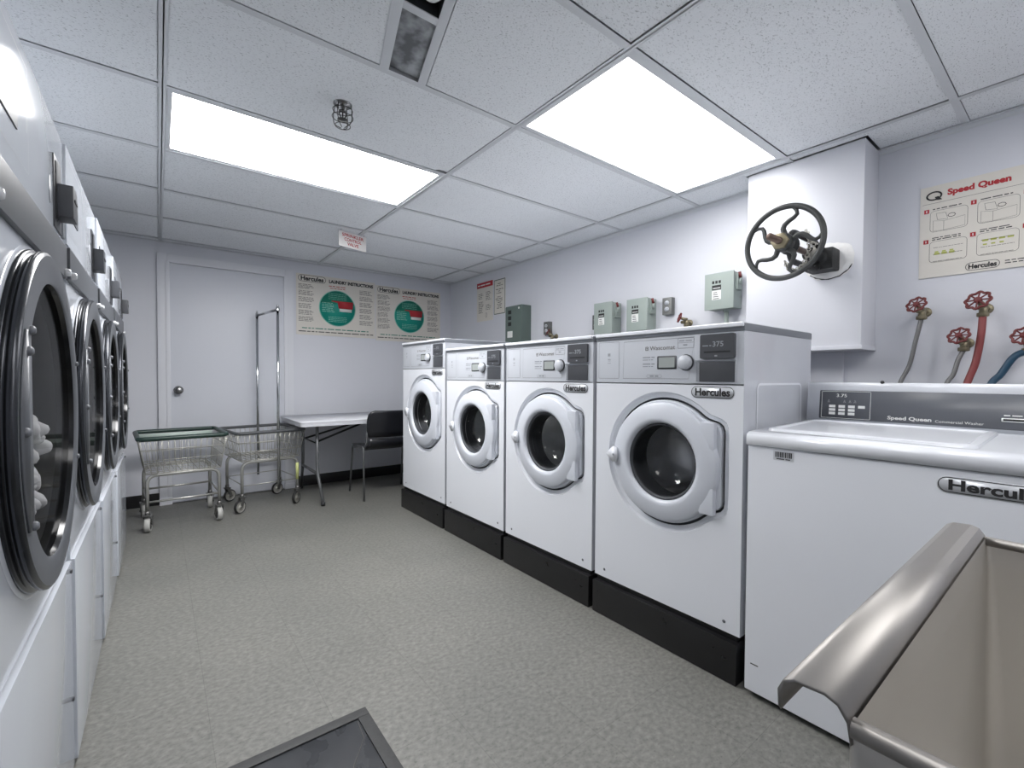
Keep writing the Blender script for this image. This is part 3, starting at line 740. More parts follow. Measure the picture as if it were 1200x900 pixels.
# ------------------------------------------------------------------ dryers
def make_dryer(label):
    t = thing('tumble_dryer', label, 'dryer', (0, 0, 0), 0, 'row of tall white dryers')
    W, H_, D = 0.716, 1.683, 0.80; U = (0, 1, 0); V = (0, 0, 1)
    yc, zc, Ro, Ri = 0.352, 0.976, 0.334, 0.276
    hole = [(yc+(Ri+0.001)*math.cos(2*PI*q/64), zc+(Ri+0.001)*math.sin(2*PI*q/64)) for q in range(64)]
    mb = MB()
    mb.plate([(0.002, 0.572), (W, 0.572), (W, 1.42), (0.002, 1.42)], hole, (0, 0, 0), U, V)
    mb.strip([(0, u, z) for u, z in hole], [(-0.002, u, z) for u, z in hole])
    mb.face([(0, 0.002, 0.0), (0, 0.002, H_-0.004), (-D, 0.002, H_-0.004), (-D, 0.002, 0.0)])
    mb.face([(0, W, 0.0), (-D, W, 0), (-D, W, H_-0.004), (0, W, H_-0.004)])
    mb.face([(-D, 0.002, 0), (-D, 0.002, H_-0.004), (-D, W, H_-0.004), (-D, W, 0)])
    mb.box(-D, 0, 0.002, W, H_-0.006, H_-0.001)
    for R_ in (Ro+0.014,):   # embossed circle
        mb.lathe([(R_, 0.0002), (R_-0.006, 0.004), (R_-0.014, 0.0002)], (0, yc, zc), (1, 0, 0), 72)
    mb.build('cabinet', 'dryer_enamel', t)
    mb = MB(); mb.box(-0.02, 0.009, 0.003, W-0.002, 0.012, 0.566, 0.003); lp = mb.build('lower_panel', 'dryer_enamel', t)
    mb = MB(); mb.cyl((0.008, W-0.03, 0.545), (0.013, W-0.03, 0.545), 0.006, 10); mb.build('lock', 'dark_grey_plastic', lp); mb = MB(); mb.cyl((0.008, W-0.03, 0.2), (0.013, W-0.03, 0.2), 0.006, 10); mb.build('lock', 'dark_grey_plastic', lp)
    mb = MB(); mb.box(-0.02, 0.004, 0.003, W-0.001, 1.418, H_, 0.003)
    mb.m(1); mb.outline(rrect(0.03, 0.30, 1.455, 1.655, 0.004, 2), 0.0016, (0.004, 0, 0), U, V); mb.rect((0.004, 0, 0), U, V, 0.285, 0.29, 1.53, 1.56)
    mb.prism([(0.525+0.018*math.cos(q*PI/12), 1.50+0.033*math.sin(q*PI/12)) for q in range(24)], 0.0006, (0.004, 0, 0), U, V)
    up = mb.build('upper_panel', ['dryer_enamel', 'panel_line'], t)
    mb = MB(); mb.box(0.0, 0.010, 0.0, W+0.002, 1.324, 1.408, 0.002); mb.build('trim_band', 'band_grey', t)
    for y_ in (0.022, W-0.03):
        mb = MB(); mb.lathe([(0, 0.013), (0.007, 0.012), (0.010, 0.008), (0.010, 0.0)], (0.009, y_, 1.336), (1, 0, 0), 16)
        mb.build('clip', 'clip', t)
    # coin mechanism
    mb = MB(); mb.box(0.0, 0.007, 0.565, 0.665, 1.425, 1.60, 0.002); mb.m(1); mb.box(0.006, 0.009, 0.575, 0.60, 1.445, 1.585)
    mb.m(0); mb.box(0.004, 0.038, 0.585, 0.652, 1.455, 1.535, 0.004); mb.m(1); mb.box(0.038, 0.040, 0.597, 0.640, 1.498, 1.504); mb.m(2); mb.box(0.004, 0.008, 0.672, 0.705, 1.425, 1.485, 0.001)
    mb.build('coin_box', ['dark_grey_plastic', 'black_plastic', 'lid_edge'], up)
    mb = MB(); mb.box(0.0, 0.0065, 0.07, 0.205, 1.502, 1.588, 0.001); mb.build('display_window', 'band_grey', up)
    # door
    cc = (0, yc, zc)
    mb = MB()
    mb.lathe([(Ro+0.004, 0.0), (Ro+0.006, 0.006), (Ro+0.002, 0.010), (Ro-0.004, 0.011), (Ro-0.003, 0.016), (Ro+0.004, 0.020), (Ro+0.003, 0.026), (Ro-0.003, 0.030)], cc, (1, 0, 0), 96)
    mb.m(1); mb.lathe([(Ro-0.003, 0.030), (Ri+0.003, 0.030), (Ri, 0.027)], cc, (1, 0, 0), 96)
    mb.m(2); mb.lathe([(Ri, 0.027), (Ri-0.002, 0.018), (Ri-0.008, -0.004)], cc, (1, 0, 0), 96)
    do = mb.build('door', ['rim_steel', 'door_grey', 'gloss_black'], t, sharp=0.5)
    # flat hinge plate along the near side of the ring
    pl = []
    zr = 0.165
    th = math.asin(zr/(Ri+0.004)); a0, a1 = PI-math.asin(zr/(Ro-0.012)), PI+math.asin(zr/(Ro-0.012))
    ys = yc-0.245
    pl.append((ys, zc+zr))
    for q in range(13):
        an = a0+(a1-a0)*q/12; pl.append((yc+(Ro-0.012)*math.cos(an), zc+(Ro-0.012)*math.sin(an)))
    pl.append((ys, zc-zr))
    mb = MB(); mb.prism(pl, 0.003, (0.030, 0, 0), U, V)
    mb.build('hinge_plate', 'door_grey', do)
    for z_ in (-0.16, -0.0, 0.13, 0.165):
        mb = MB(); yb = yc-math.sqrt((Ro-0.03)**2-z_*z_)+0.004
        mb.lathe([(0, 0.007), (0.005, 0.0065), (0.008, 0.003), (0.008, 0)], (0.033, yb, zc+z_), (1, 0, 0), 14); mb.build('bolt', 'mid_grey', do)
    for z_ in (-0.12, 0.12):
        mb = MB(); yb = yc+math.sqrt((Ro-0.012)**2-z_*z_)-0.004; mb.lathe([(0, 0.006), (0.006, 0.004), (0.006, 0)], (0.030, yb, zc+z_), (1, 0, 0), 12); mb.build('bolt', 'mid_grey', do)
    mb = MB(); mb.lathe([(Ri-0.002, 0.018), (Ri-0.03, 0.017), (Ri*0.5, 0.016), (0, 0.016)], cc, (1, 0, 0), 64); mb.build('glass_pane', 'glass_dark', do, sharp=3)
    mb = MB()
    mb.lathe([(Ri-0.007, -0.004), (Ri-0.006, -0.05), (Ri+0.02, -0.07), (Ri+0.05, -0.10), (Ri+0.06, -0.13)] + [(Ri+0.06-(0.003 if q % 2 else 0), -0.15-q*0.03) for q in range(16)] + [(Ri+0.05, -0.66), (0, -0.68)], cc, (1, 0, 0), 64)
    for q in range(3):
        an = math.radians(80+120*q); ry, rz = math.sin(an), math.cos(an); rr = Ri+0.03
        mb.tube([(-0.16, yc+ry*rr, zc+rz*rr), (-0.62, yc+ry*rr, zc+rz*rr)], 0.032, 10)
    mb.build('drum', 'drum_dark', t, sharp=1.2)
    return t
DXF, DTH = -0.198, 0.008   # each dryer stands a few millimetres further out than the one before
dry = make_dryer('nearest white tumble dryer with white laundry behind its round glass')
labs = [None, 'white tumble dryer second from the camera, next to the one holding laundry', 'white tumble dryer third from the camera, beside the last dryer', 'last white tumble dryer of the row, nearest the door']
dryers = []
for k in range(4):
    o = dry if k == 0 else copy_tree(dry)
    y = 0.985 + 0.72*k
    o.location = (DXF + DTH*(y-1.0), y, 0)
    if k: o['label'] = labs[k]
    dryers.append(o)
# laundry inside the first dryer
mb = MB(); rnd = random.Random(4)
for q in range(60):
    c_ = Vector((-0.228+rnd.uniform(-0.07, 0.008), 1.40+rnd.uniform(-0.13, 0.11), 0.0))
    f_ = 1-max(0, c_.y-1.44)/0.16
    c_.z = 0.772 + max(0, c_.y-1.42)*0.5 + rnd.uniform(0, 0.20)*f_
    r = bmesh.ops.create_icosphere(mb.bm, subdivisions=3, radius=rnd.uniform(0.022, 0.032), matrix=Matrix.Translation(c_) @ Matrix.Diagonal((1, rnd.uniform(.7, 1.3), rnd.uniform(.7, 1.1), 1)))
    for v in r['verts']:
        n_ = math.sin(v.co.x*90+q)*math.cos(v.co.y*80)*math.sin(v.co.z*95+q*2); v.co += (v.co-c_).normalized()*n_*0.014
o = mb.build('laundry_heap', 'cloth', sharp=9)
tag(o, 'crumpled white laundry lying in the drum of the nearest dryer', 'laundry')

# ------------------------------------------------------------------ laundry carts
def caster(t, x, y, rz, tyre, hub='cast_grey', r=0.05, wide=0.026):
    c = MB(); R_ = Matrix.Translation((x, y, 0)) @ Matrix.Rotation(rz, 4, 'Z'); off = 0.022
    T = lambda p: R_ @ Vector(p)
    # fork : wheel axis along local y, trail along local x
    for s_ in (-1, 1):
        c.prism([(-0.014, 0.118), (0.014, 0.118), (off+0.012, r-0.004), (off-0.012, r-0.008)], 0.003, T((0, s_*(wide/2+0.006), 0)), R_.to_3x3() @ Vector((1, 0, 0)), (0, 0, 1))
    c.obox(R_ @ Matrix.Translation((0, 0, 0.119)), 0.04, wide+0.018, 0.006, 0.001)
    c.cyl(T((0, 0, 0.12)), T((0, 0, 0.145)), 0.015, 14)
    c.cyl(T((off, -wide/2-0.01, r)), T((off, wide/2+0.01, r)), 0.006, 10)
    f = c.build('caster', 'cast_grey', t)
    c = MB(); ax = R_.to_3x3() @ Vector((0, 1, 0)); h = wide/2
    TI = 0.72 if tyre != 'black_tyre' else 0.84
    c.lathe([(r*TI, -h*0.8), (r*0.93, -h), (r, -h*0.6), (r, h*0.6), (r*0.93, h), (r*TI, h*0.8)], T((off, 0, r)), ax, 28)
    c.m(1); c.lathe([(r*TI, -h*0.8), (r*0.6, -h*0.4), (0.014, -h*0.5), (0.012, -h), (0, -h)], T((off, 0, r)), ax, 28); c.lathe([(r*TI, h*0.8), (r*0.6, h*0.4), (0.014, h*0.5), (0.012, h), (0, h)], T((off, 0, r)), ax, 28)
    c.build('wheel', [tyre, 'cast_grey' if tyre != 'black_tyre' else 'wire'], f)

def make_cart(label, loc, rz, rim, tyre, rots, r, wide, post=False, liner=False, hb=0.40, ht=0.64):
    t = thing('laundry_cart', label, 'cart', loc, rz, 'wire laundry carts in front of the door')
    hx, hy, bx, by = 0.252, 0.272, 0.215, 0.235
    mb = MB()
    if liner is not None:
        pass
    mb.tube([(u, v, ht) for u, v in rrect(-hx, hx, -hy, hy, 0.03, 4)], 0.0155 if liner else 0.0125, 8, closed=True)
    mb.build('rim', rim, t)
    mb = MB(); R_ = 0.0021
    lv = [(ht-0.01, 1.0), (ht-0.075, 0.72), (ht-0.15, 0.36), (hb+0.002, 0.0)]
    for z, f in lv:
        X, Y = bx+(hx-bx)*f, by+(hy-by)*f; mb.tube([(-X, -Y, z), (X, -Y, z), (X, Y, z), (-X, Y, z)], R_*1.3, 5, closed=True)
    n = 13
    for k in range(n+1):
        q = -1+2*k/n
        for s_ in (-1, 1):
            mb.tube([(q*hx*0.97, s_*hy, ht), (q*bx, s_*by, hb)], R_, 5); mb.tube([(s_*hx, q*hy*0.97, ht), (s_*bx, q*by, hb)], R_, 5)
        mb.tube([(q*bx, -by, hb), (q*bx, by, hb)], R_, 5)
    for k in range(7):
        q = -1+2*k/6; mb.tube([(-bx, q*by, hb-0.002), (bx, q*by, hb-0.002)], R_*1.2, 5)
    mb.build('wire_basket', 'wire', t)
    fx, fy = 0.207, 0.215
    mb = MB()
    for s_ in (-1, 1):
        mb.tube(bend([(-fx, s_*fy, 0.143), (-fx, s_*fy, hb-0.014), (fx, s_*fy, hb-0.014), (fx, s_*fy, 0.143)], 0.06, 6), 0.0115, 10)
        mb.tube([(-fx, s_*fy, 0.205 if s_ < 0 else 0.215), (fx, s_*fy, 0.205 if s_ < 0 else 0.215)], 0.0075 if not post else 0.004, 8)
        mb.tube([(s_*fx, -fy, 0.215), (s_*fx, fy, 0.215)], 0.0075 if not post else 0.004, 8)
    mb.build('frame', 'tube', t)
    if liner:
        mb = MB()
        for (y_, w0) in ((hy-0.014, hx-0.02),): 
            mb.prism([(-w0, ht-0.058), (w0, ht-0.058), (w0, ht-0.016), (-w0, ht-0.016)], 0.003, (0, y_, 0), (1, 0, 0), (0, 0, 1))
        mb.build('liner_strip', 'mint', t)
    if post:
        mb = MB()
        for y_ in (-0.262, 0.262):
            mb.tube([(0.045, y_, 0.19), (0.045, y_, 1.62)], 0.0105, 12); mb.lathe([(0.0145, -0.03), (0.0145, -0.008), (0.009, 0.004), (0.006, 0.012), (0.008, 0.018), (0, 0.022)], (0.045, y_, 1.62), (0, 0, 1), 14)
        mb.tube([(0.045, -0.262, 1.60), (0.045, 0.262, 1.60)], 0.010, 12)
        mb.build('garment_rack', 'chrome', t)
        mb = MB(); mb.cyl((fx, -fy, 0.2), (fx, -fy, 0.34), 0.0125, 10); mb.build('yellow_sleeve', 'yellow_tape', t)
    for (x, y, a) in zip((-fx, fx, fx, -fx), (-fy, -fy, fy, fy), rots): caster(t, x, y, a, tyre, r=r, wide=wide)
    return t
make_cart('wire laundry cart with dark green rim and pale wheels, nearest the dryers', (0.128, 4.165, 0), 0.06, 'green_rim', 'tyre', [1.35, 1.7, 1.4, 1.6], 0.052, 0.034, liner=True)
make_cart('wire laundry cart with tall chrome garment rack, its edge under the table', (0.685, 4.325, 0), 0.13, 'grey_rim', 'black_tyre', [3.7, 3.9, 3.4, 0.4], 0.05, 0.024, post=True, ht=0.622, hb=0.40)

# ------------------------------------------------------------------ folding table
t = thing('folding_table', 'white plastic folding table with grey legs against the far wall', 'table', (0, 0, 0))
tx0, tx1, ty0, ty1, tz = 0.885, 2.70, 3.89, 4.65, 0.70
mb = MB(); mb.prism(rrect(tx0, tx1, ty0, ty1, 0.04, 6), 0.012, (0, 0, tz-0.012), (1, 0, 0), (0, 1, 0))
lo = rrect(tx0, tx1, ty0, ty1, 0.04, 6); li = rrect(tx0+0.006, tx1-0.006, ty0+0.006, ty1-0.006, 0.036, 6)
mb.strip([(u, v, tz-0.012) for u, v in lo], [(u, v, tz-0.042) for u, v in li]); mb.strip([(u, v, tz-0.042) for u, v in li], [(0.5*(tx0+tx1)+(u-0.5*(tx0+tx1))*0.97, 0.5*(ty0+ty1)+(v-0.5*(ty0+ty1))*0.94, tz-0.044) for u, v in li])
mb.prism(rrect(tx0+0.03, tx1-0.03, ty0+0.03, ty1-0.03, 0.03, 6), 0.02, (0, 0, tz-0.036), (1, 0, 0), (0, 1, 0))
mb.build('tabletop', 'table_white', t)
def tleg(xc, sx):
    mb = MB()
    for (ya, yb) in ((4.03, 3.905), (4.51, 4.64)):
        mb.tube(bend([(xc, ya, tz-0.03), (xc, ya, 0.27), (xc+0.012*sx, yb, 0.02)], 0.07, 6), 0.0135, 12)
    mb.tube([(xc, 4.01, 0.245), (xc, 4.53, 0.245)], 0.0125, 10); mb.tube([(xc, 4.02, tz-0.045), (xc, 4.52, tz-0.045)], 0.012, 10)
    l_ = mb.build('leg', 'table_leg', t)
    for yb in (3.903, 4.642):
        mb = MB(); mb.cyl((xc+0.012*sx, yb, 0.0), (xc+0.012*sx, yb, 0.03), 0.017, 12); mb.build('foot_cap', 'black_plastic', l_)
    mb = MB(); mb.tube([(xc, 4.03, 0.50), (xc, 4.51, 0.50)], 0.006, 8); mb.tube([(xc, 4.1, 0.50), (xc+0.5*sx, 4.22, tz-0.05)], 0.009, 8); mb.tube([(xc, 4.44, 0.50), (xc+0.5*sx, 4.32, tz-0.05)], 0.009, 8)
    mb.build('brace', 'black_metal', t)
tleg(1.05, 1); tleg(2.52, -1)

# ------------------------------------------------------------------ chair
t = thing('stacking_chair', 'black plastic chair with thin metal legs tucked at the folding table', 'chair', (1.635, 4.02, 0), -0.05)
hw = 0.235
mb = MB()   # seat and back shells, chair faces +y, its back is at -y
def shell(mb, rows, th, cols=14):
    top = []; bot = []
    for (y, z, w_, sag, nx) in rows:
        ra = []; rb = []
        for k in range(cols+1):
            q = -1+2*k/cols; x = q*w_; dz = -sag*(1-q*q)
            p = Vector((x, y, z)) + Vector(nx)*dz
            ra.append(mb.bm.verts.new(p)); rb.append(mb.bm.verts.new(p - Vector(nx)*th))
        top.append(ra); bot.append(rb)
    fs = []
    R_ = len(rows)
    for i in range(R_-1):
        for k in range(cols):
            fs.append(mb.bm.faces.new((top[i][k], top[i][k+1], top[i+1][k+1], top[i+1][k]))); fs.append(mb.bm.faces.new((bot[i][k], bot[i+1][k], bot[i+1][k+1], bot[i][k+1])))
        fs.append(mb.bm.faces.new((top[i][0], top[i+1][0], bot[i+1][0], bot[i][0]))); fs.append(mb.bm.faces.new((top[i][cols], bot[i][cols], bot[i+1][cols], top[i+1][cols])))
    for k in range(cols):
        fs.append(mb.bm.faces.new((top[0][k], bot[0][k], bot[0][k+1], top[0][k+1]))); fs.append(mb.bm.faces.new((top[-1][k], top[-1][k+1], bot[-1][k+1], bot[-1][k])))
    mb._set(fs)
UPZ = (0, 0, 1)
shell(mb, [(0.24, 0.425, hw*0.86, 0.004, UPZ), (0.225, 0.445, hw*0.97, 0.008, UPZ), (0.1, 0.452, hw, 0.014, UPZ), (-0.05, 0.447, hw, 0.018, UPZ), (-0.15, 0.45, hw*0.96, 0.016, (0, 0.3, 0.95)), (-0.19, 0.48, hw*0.9, 0.012, (0, 0.8, 0.6)), (-0.2, 0.53, hw*0.88, 0.01, (0, 1, 0.2))], 0.007)
mb.build('seat', 'chair_black', t, sharp=0.9)
mb = MB()
BK = (0, 1, 0.15)
shell(mb, [(-0.198, 0.545, hw*0.90, 0.02, BK), (-0.203, 0.60, hw*0.97, 0.024, BK), (-0.213, 0.68, hw*0.98, 0.026, BK), (-0.222, 0.74, hw*0.94, 0.026, BK), (-0.227, 0.765, hw*0.85, 0.024, BK), (-0.229, 0.775, hw*0.7, 0.02, BK)], 0.007)
mb.build('backrest', 'chair_black', t, sharp=0.9)
mb = MB()
for s_ in (-1, 1):
    x = s_*(hw+0.004)
    mb.tube(bend([(x+0.01*s_, -0.20, 0.0), (x, -0.155, 0.458), (x, 0.17, 0.43), (x+0.01*s_, 0.235, 0.0)], 0.035, 5), 0.009, 10)
    mb.tube(bend([(x-0.01*s_, -0.10, 0.43), (x-0.012*s_, -0.195, 0.47), (x-0.022*s_, -0.205, 0.70)], 0.05, 5), 0.008, 10)
mb.tube([(-hw, -0.13, 0.432), (hw, -0.13, 0.432)], 0.007, 8); mb.tube([(-hw, 0.15, 0.42), (hw, 0.15, 0.42)], 0.007, 8)
mb.build('leg_frame', 'table_leg', t)

# ------------------------------------------------------------------ posters on the far wall
def laundry_poster(x0, x1, z0, z1, label):
    t = thing('laundry_poster', label, 'poster', ((x0+x1)/2, YF-0.001, (z0+z1)/2), 0, 'laundry instruction posters')
    W, H_ = x1-x0, z1-z0; U = (1, 0, 0); V = (0, 0, 1); O = (0, -0.004, 0); rnd = random.Random(11)
    mb = MB(); mb.box(-W/2, W/2, -0.004, 0, -H_/2, H_/2)
    # 1 black 2 grey 3 green 4 dark green 5 red 6 white 7 mint
    mb.m(1)
    cu, cv = -W/2+0.145, H_/2-0.04
    mb.outline(rrect(cu-0.125, cu+0.125, cv-0.03, cv+0.03, 0.029, 8), 0.004, O, U, V); mb.text('Hercules', (cu, -0.004, cv-0.002), U, V, 0.058, 0.04, width=0.21)
    mb.text('LAUNDRY INSTRUCTIONS', ((0.12 + 0.02)*W/0.77, -0.004, cv-0.004), U, V, 0.043, 0.055, width=W*0.58)
    mb.text('', O, U, V, 0.01) if False else None
    mb.m(2)
    for (a, b) in ((-W/2+0.02, -W/2+0.165), (W/2-0.165, W/2-0.02)):
        z = H_/2-0.10; q = 0
        while z > -H_/2+0.12:
            if q % 5 != 4: words_line(mb, O, U, V, a, b, z, 0.0085, rnd, rnd.uniform(0.75, 1))
            z -= 0.0125; q += 1
    mb.m(5); words_line(mb, O, U, V, -0.085, 0.085, H_/2-0.088, 0.012, rnd); words_line(mb, O, U, V, -0.075, 0.075, H_/2-0.108, 0.010, rnd)
    mb.m(4); words_line(mb, O, U, V, -W/2+0.05, W/2-0.05, -H_/2+0.066, 0.015, rnd)
    mb.m(1); words_line(mb, O, U, V, -W/2+0.02, W/2-0.02, -H_/2+0.034, 0.014, rnd)
    c0 = (0.0, -0.012); Rr = 0.172
    circ = lambda r: [(c0[0]+r*math.cos(k*PI/36), c0[1]+r*math.sin(k*PI/36)) for k in range(72)]
    mb.m(7); mb.prism(circ(Rr+0.008), 0.0006, O, U, V)
    mb.m(3); mb.prism(circ(Rr), 0.0010, O, U, V)
    O2 = (0, -0.0052, 0)
    mb.m(4)
    top = [(c0[0]+Rr*math.cos(a), c0[1]+Rr*math.sin(a)) for a in [math.radians(15+150*k/20) for k in range(21)]]; mb.prism(top, 0.0002, O2, U, V)
    O3 = (0, -0.0055, 0)
    mb.m(7)
    for q in range(6): words_line(mb, O3, U, V, -0.15, -0.02, 0.035-q*0.017, 0.008, rnd, rnd.uniform(.8, 1))
    for q in range(4): words_line(mb, O3, U, V, -0.09, 0.09, 0.13-q*0.017, 0.006, rnd)
    for q in range(4): words_line(mb, O3, U, V, -0.09, 0.09, -0.10-q*0.015, 0.006, rnd)
    mb.m(5); mb.prism([(-0.06, 0.062), (0.155, 0.062), (0.152, -0.01), (0.01, -0.01), (0.0, 0.045), (-0.06, 0.055)], 0.0003, O3, U, V)
    mb.m(6); mb.prism([(0.018, -0.012), (0.14, -0.012), (0.14, -0.042), (0.018, -0.042)], 0.0003, O3, U, V)
    mb.build('printed_sheet', ['paper', 'ink', 'ink_grey', 'ink_green', 'ink_green_dark', 'ink_red', 'ink_white', 'ink_mint'], t)
    return t
laundry_poster(1.047, 1.818, 1.468, 2.052, 'laundry instructions poster with green circle, directly beside the door frame')
laundry_poster(1.826, 2.595, 1.452, 2.036, 'laundry instructions poster with green circle, nearer the room corner')

# small posters on the right wall (face -x)
UR = (0, -1, 0); VR = (0, 0, 1)
def small_poster(name, y0, y1, z0, z1, label, kind):
    t = thing(name, label, 'poster', (XR-0.001, (y0+y1)/2, (z0+z1)/2), 0)
    W, H_ = y0-y1, z1-z0; rnd = random.Random(21); O = (-0.003, 0, 0)
    mb = MB(); mb.box(-0.003, 0, -W/2, W/2, -H_/2, H_/2)
    if kind == 'red':
        mb.m(1); mb.rect(O, UR, VR, -W/2, W/2, H_/2-0.055, H_/2); mb.m(3)
        words_line(mb, (-0.0036, 0, 0), UR, VR, -W/2+0.02, W/2-0.02, H_/2-0.028, 0.02, rnd)
        mb.m(2)
        for (a, b, z0_, n) in ((-W/2+0.03, -0.02, H_/2-0.12, 2), (0.02, W/2-0.03, H_/2-0.11, 3), (-W/2+0.03, -0.02, -0.0, 4), (0.02, W/2-0.03, -0.04, 2)):
            for q in range(n*2): words_line(mb, O, UR, VR, a, b, z0_-q*0.016, 0.010, rnd, rnd.uniform(.7, 1))
        mb.outline([(0.03+0.012*math.cos(q), -H_/2+0.06+0.025*math.sin(q)) for q in [k*PI/6 for k in range(12)]], 0.004, O, UR, VR)
    else:
        mb.m(1); mb.outline(rrect(-W/2+0.006, W/2-0.006, -H_/2+0.006, H_/2-0.006, 0.003, 2), 0.008, O, UR, VR)
        mb.m(2)
        for q in range(14): 
            if q not in (2, 6): f = rnd.uniform(0.3, 0.9); words_line(mb, O, UR, VR, -W/2*f*0.8, W/2*f*0.8, H_/2-0.045-q*0.019, 0.012, rnd)
    mb.build('printed_sheet', ['paper', 'ink_red' if kind == 'red' else 'elec_dark', 'ink_grey', 'ink_white'], t)
small_poster('notice_poster', 4.155, 3.86, 1.66, 2.07, 'cream notice with a red header strip, high near the far corner', 'red')
small_poster('notice_poster', 3.84, 3.645, 1.705, 2.06, 'narrow notice with a dark green border, right of the red-headed notice', 'green')

# Speed Queen poster
t = thing('instruction_poster', 'large cream washer instruction poster with red heading above the valves', 'poster', (XR-0.001, 0.512, 1.523))
W, H_ = 0.62, 0.405; O = (-0.004, 0, 0); rnd = random.Random(31)
mb = MB(); mb.box(-0.004, 0, -W, 0, 0, H_)
mb.m(1)
mb.tube([(-0.0045, -(0.046+0.024*math.cos(a)), H_-0.044+0.017*math.sin(a)) for a in [k*PI/12 for k in range(24)]], 0.0035, 5, closed=True)
mb.prism([(0.048, H_-0.05), (0.060, H_-0.048), (0.073, H_-0.066), (0.055, H_-0.064)], 0.0006, O, UR, VR)
mb.m(2); mb.text('Speed Queen', (-0.004, -0.185, H_-0.042), UR, VR, 0.034, 0.05, width=0.19)
mb.m(3); mb.rect(O, UR, VR, 0.008, W-0.008, H_-0.0775, H_-0.076)
for c_ in range(4):
    for r_ in range(2):
        u0 = 0.035+c_*0.15; v1 = H_-0.112-r_*0.135
        pw, ph = 0.12, 0.092
        mb.m(2); mb.rect(O, UR, VR, u0-0.021, u0-0.004, v1-0.006, v1+0.012); mb.m(4); mb.rect((-0.0046, 0, 0), UR, VR, u0-0.014, u0-0.011, v1-0.002, v1+0.008)
        mb.m(3); mb.outline(rrect(u0, u0+pw, v1-ph, v1, 0.014, 5), 0.0013, O, UR, VR)
        mb.m(1); words_line(mb, O, UR, VR, u0+0.008, u0+0.10, v1+0.008, 0.0065, rnd)
        if r_: words_line(mb, O, UR, VR, u0+0.008, u0+0.10, v1+0.016, 0.0055, rnd)
        mb.m(3)
        if r_ == 0:
            mb.outline([(u0+0.01, v1-ph+0.004), (u0+0.045, v1-ph+0.002), (u0+0.045, v1-0.05), (u0+0.01, v1-0.042)], 0.0012, O, UR, VR)
            mb.outline([(u0+0.045, v1-ph+0.002), (u0+0.112, v1-ph+0.008), (u0+0.112, v1-0.042), (u0+0.045, v1-0.05)], 0.0012, O, UR, VR)
            mb.m(1); mb.outline([(u0+0.024, v1-0.04), (u0+0.058, v1-0.044), (u0+0.05, v1-0.014), (u0+0.02, v1-0.012)], 0.0014, O, UR, VR)
            mb.outline([(u0+0.07+0.012*math.cos(q*PI/4), v1-0.030+0.008*math.sin(q*PI/4)) for q in range(8)], 0.0022, O, UR, VR)
        else:
            mb.m(3)
            for q in range(3): words_line(mb, O, UR, VR, u0+0.012, u0+pw-0.012, v1-0.028-q*0.03, 0.003, rnd)
            mb.m(5)
            for q in range(3+(c_ % 2)): mb.rect(O, UR, VR, u0+0.016+q*0.024, u0+0.034+q*0.024, v1-(0.060 if c_ == 0 else 0.034), v1-(0.051 if c_ == 0 else 0.026))
            for q in range(3): mb.rect(O, UR, VR, u0+0.018+q*0.024, u0+0.030+q*0.024, v1-0.050, v1-0.044)
mb.m(1); mb.outline(rrect(0.153, 0.253, 0.010, 0.042, 0.0155, 6), 0.002, O, UR, VR); mb.text('Hercules', (-0.004, -0.203, 0.025), UR, VR, 0.028, 0.04, width=0.084)
words_line(mb, O, UR, VR, 0.268, 0.40, 0.032, 0.006, rnd); words_line(mb, O, UR, VR, 0.268, 0.38, 0.022, 0.006, rnd)
mb.build('printed_sheet', ['paper', 'ink', 'ink_red', 'ink_grey', 'ink_white', 'ink_lime'], t)

# ------------------------------------------------------------------ electrical boxes
def elec_box(y0, y1, z0, z1, dep, m_, label, conduit=False):
    t = thing('disconnect_box', label, 'electrical box', (XR, (y0+y1)/2, (z0+z1)/2), 0)
    W, H_ = y0-y1, z1-z0
    mb = MB(); mb.box(-dep+0.004, 0, -W/2, W/2, -H_/2, H_/2, 0.003); b = mb.build('housing', m_, t)
    mb = MB(); mb.box(-dep-0.004, -dep+0.006, -W/2-0.004, W/2+0.004, -H_/2-0.004, H_/2+0.004, 0.003)
    mb.m(1); O = (-dep-0.004, 0, 0)
    cu = -W*0.08
    for q in range(3): mb.rect(O, UR, VR, cu-0.028+q*0.02, cu-0.014+q*0.02, 0.045, 0.062)
    mb.rect(O, UR, VR, cu-0.028, cu+0.028, 0.008, 0.036)
    mb.m(2); mb.rect((-dep-0.0046, 0, 0), UR, VR, cu-0.022, cu+0.022, 0.016, 0.020); mb.rect(O, UR, VR, cu-0.028, cu+0.028, -0.05, 0.004)
    mb.m(1)
    for q in range(4): mb.rect((-dep-0.0046, 0, 0), UR, VR, cu-0.02, cu+0.016-q*0.004, -0.046+q*0.012, -0.042+q*0.012)
    mb.build('cover', [m_, 'ink', 'ink_white'], t)
    mb = MB(); yy = -W/2-0.008
    mb.box(-dep*0.75, -dep*0.25, yy-0.006, yy+0.012, 0.0, H_/2-0.012, 0.003)
    mb.tube([(-dep*0.55, yy-0.008, 0.03), (-dep*0.62, yy-0.014, H_/2-0.035)], 0.007, 8); mb.m(1); mb.tube([(-dep*0.62, yy-0.014, H_/2-0.037), (-dep*0.72, yy-0.012, H_/2-0.004)], 0.0085, 8)
    mb.build('switch_lever', [m_, 'red_paint'], t)
    if conduit:
        mb = MB(); mb.tube([(-dep/2, -0.02, -H_/2), (-dep/2, -0.02, -H_/2-0.25)], 0.013, 12); mb.lathe([(0.02, 0), (0.02, -0.015), (0.014, -0.016)], (-dep/2, -0.02, -H_/2), (0, 0, 1), 8)
        mb.build('conduit', 'elec_green', t)
    return t
elec_box(2.372, 2.205, 1.40, 1.625, 0.105, 'elec_green', 'pale green switch box nearer the far end of the middle pair', True)
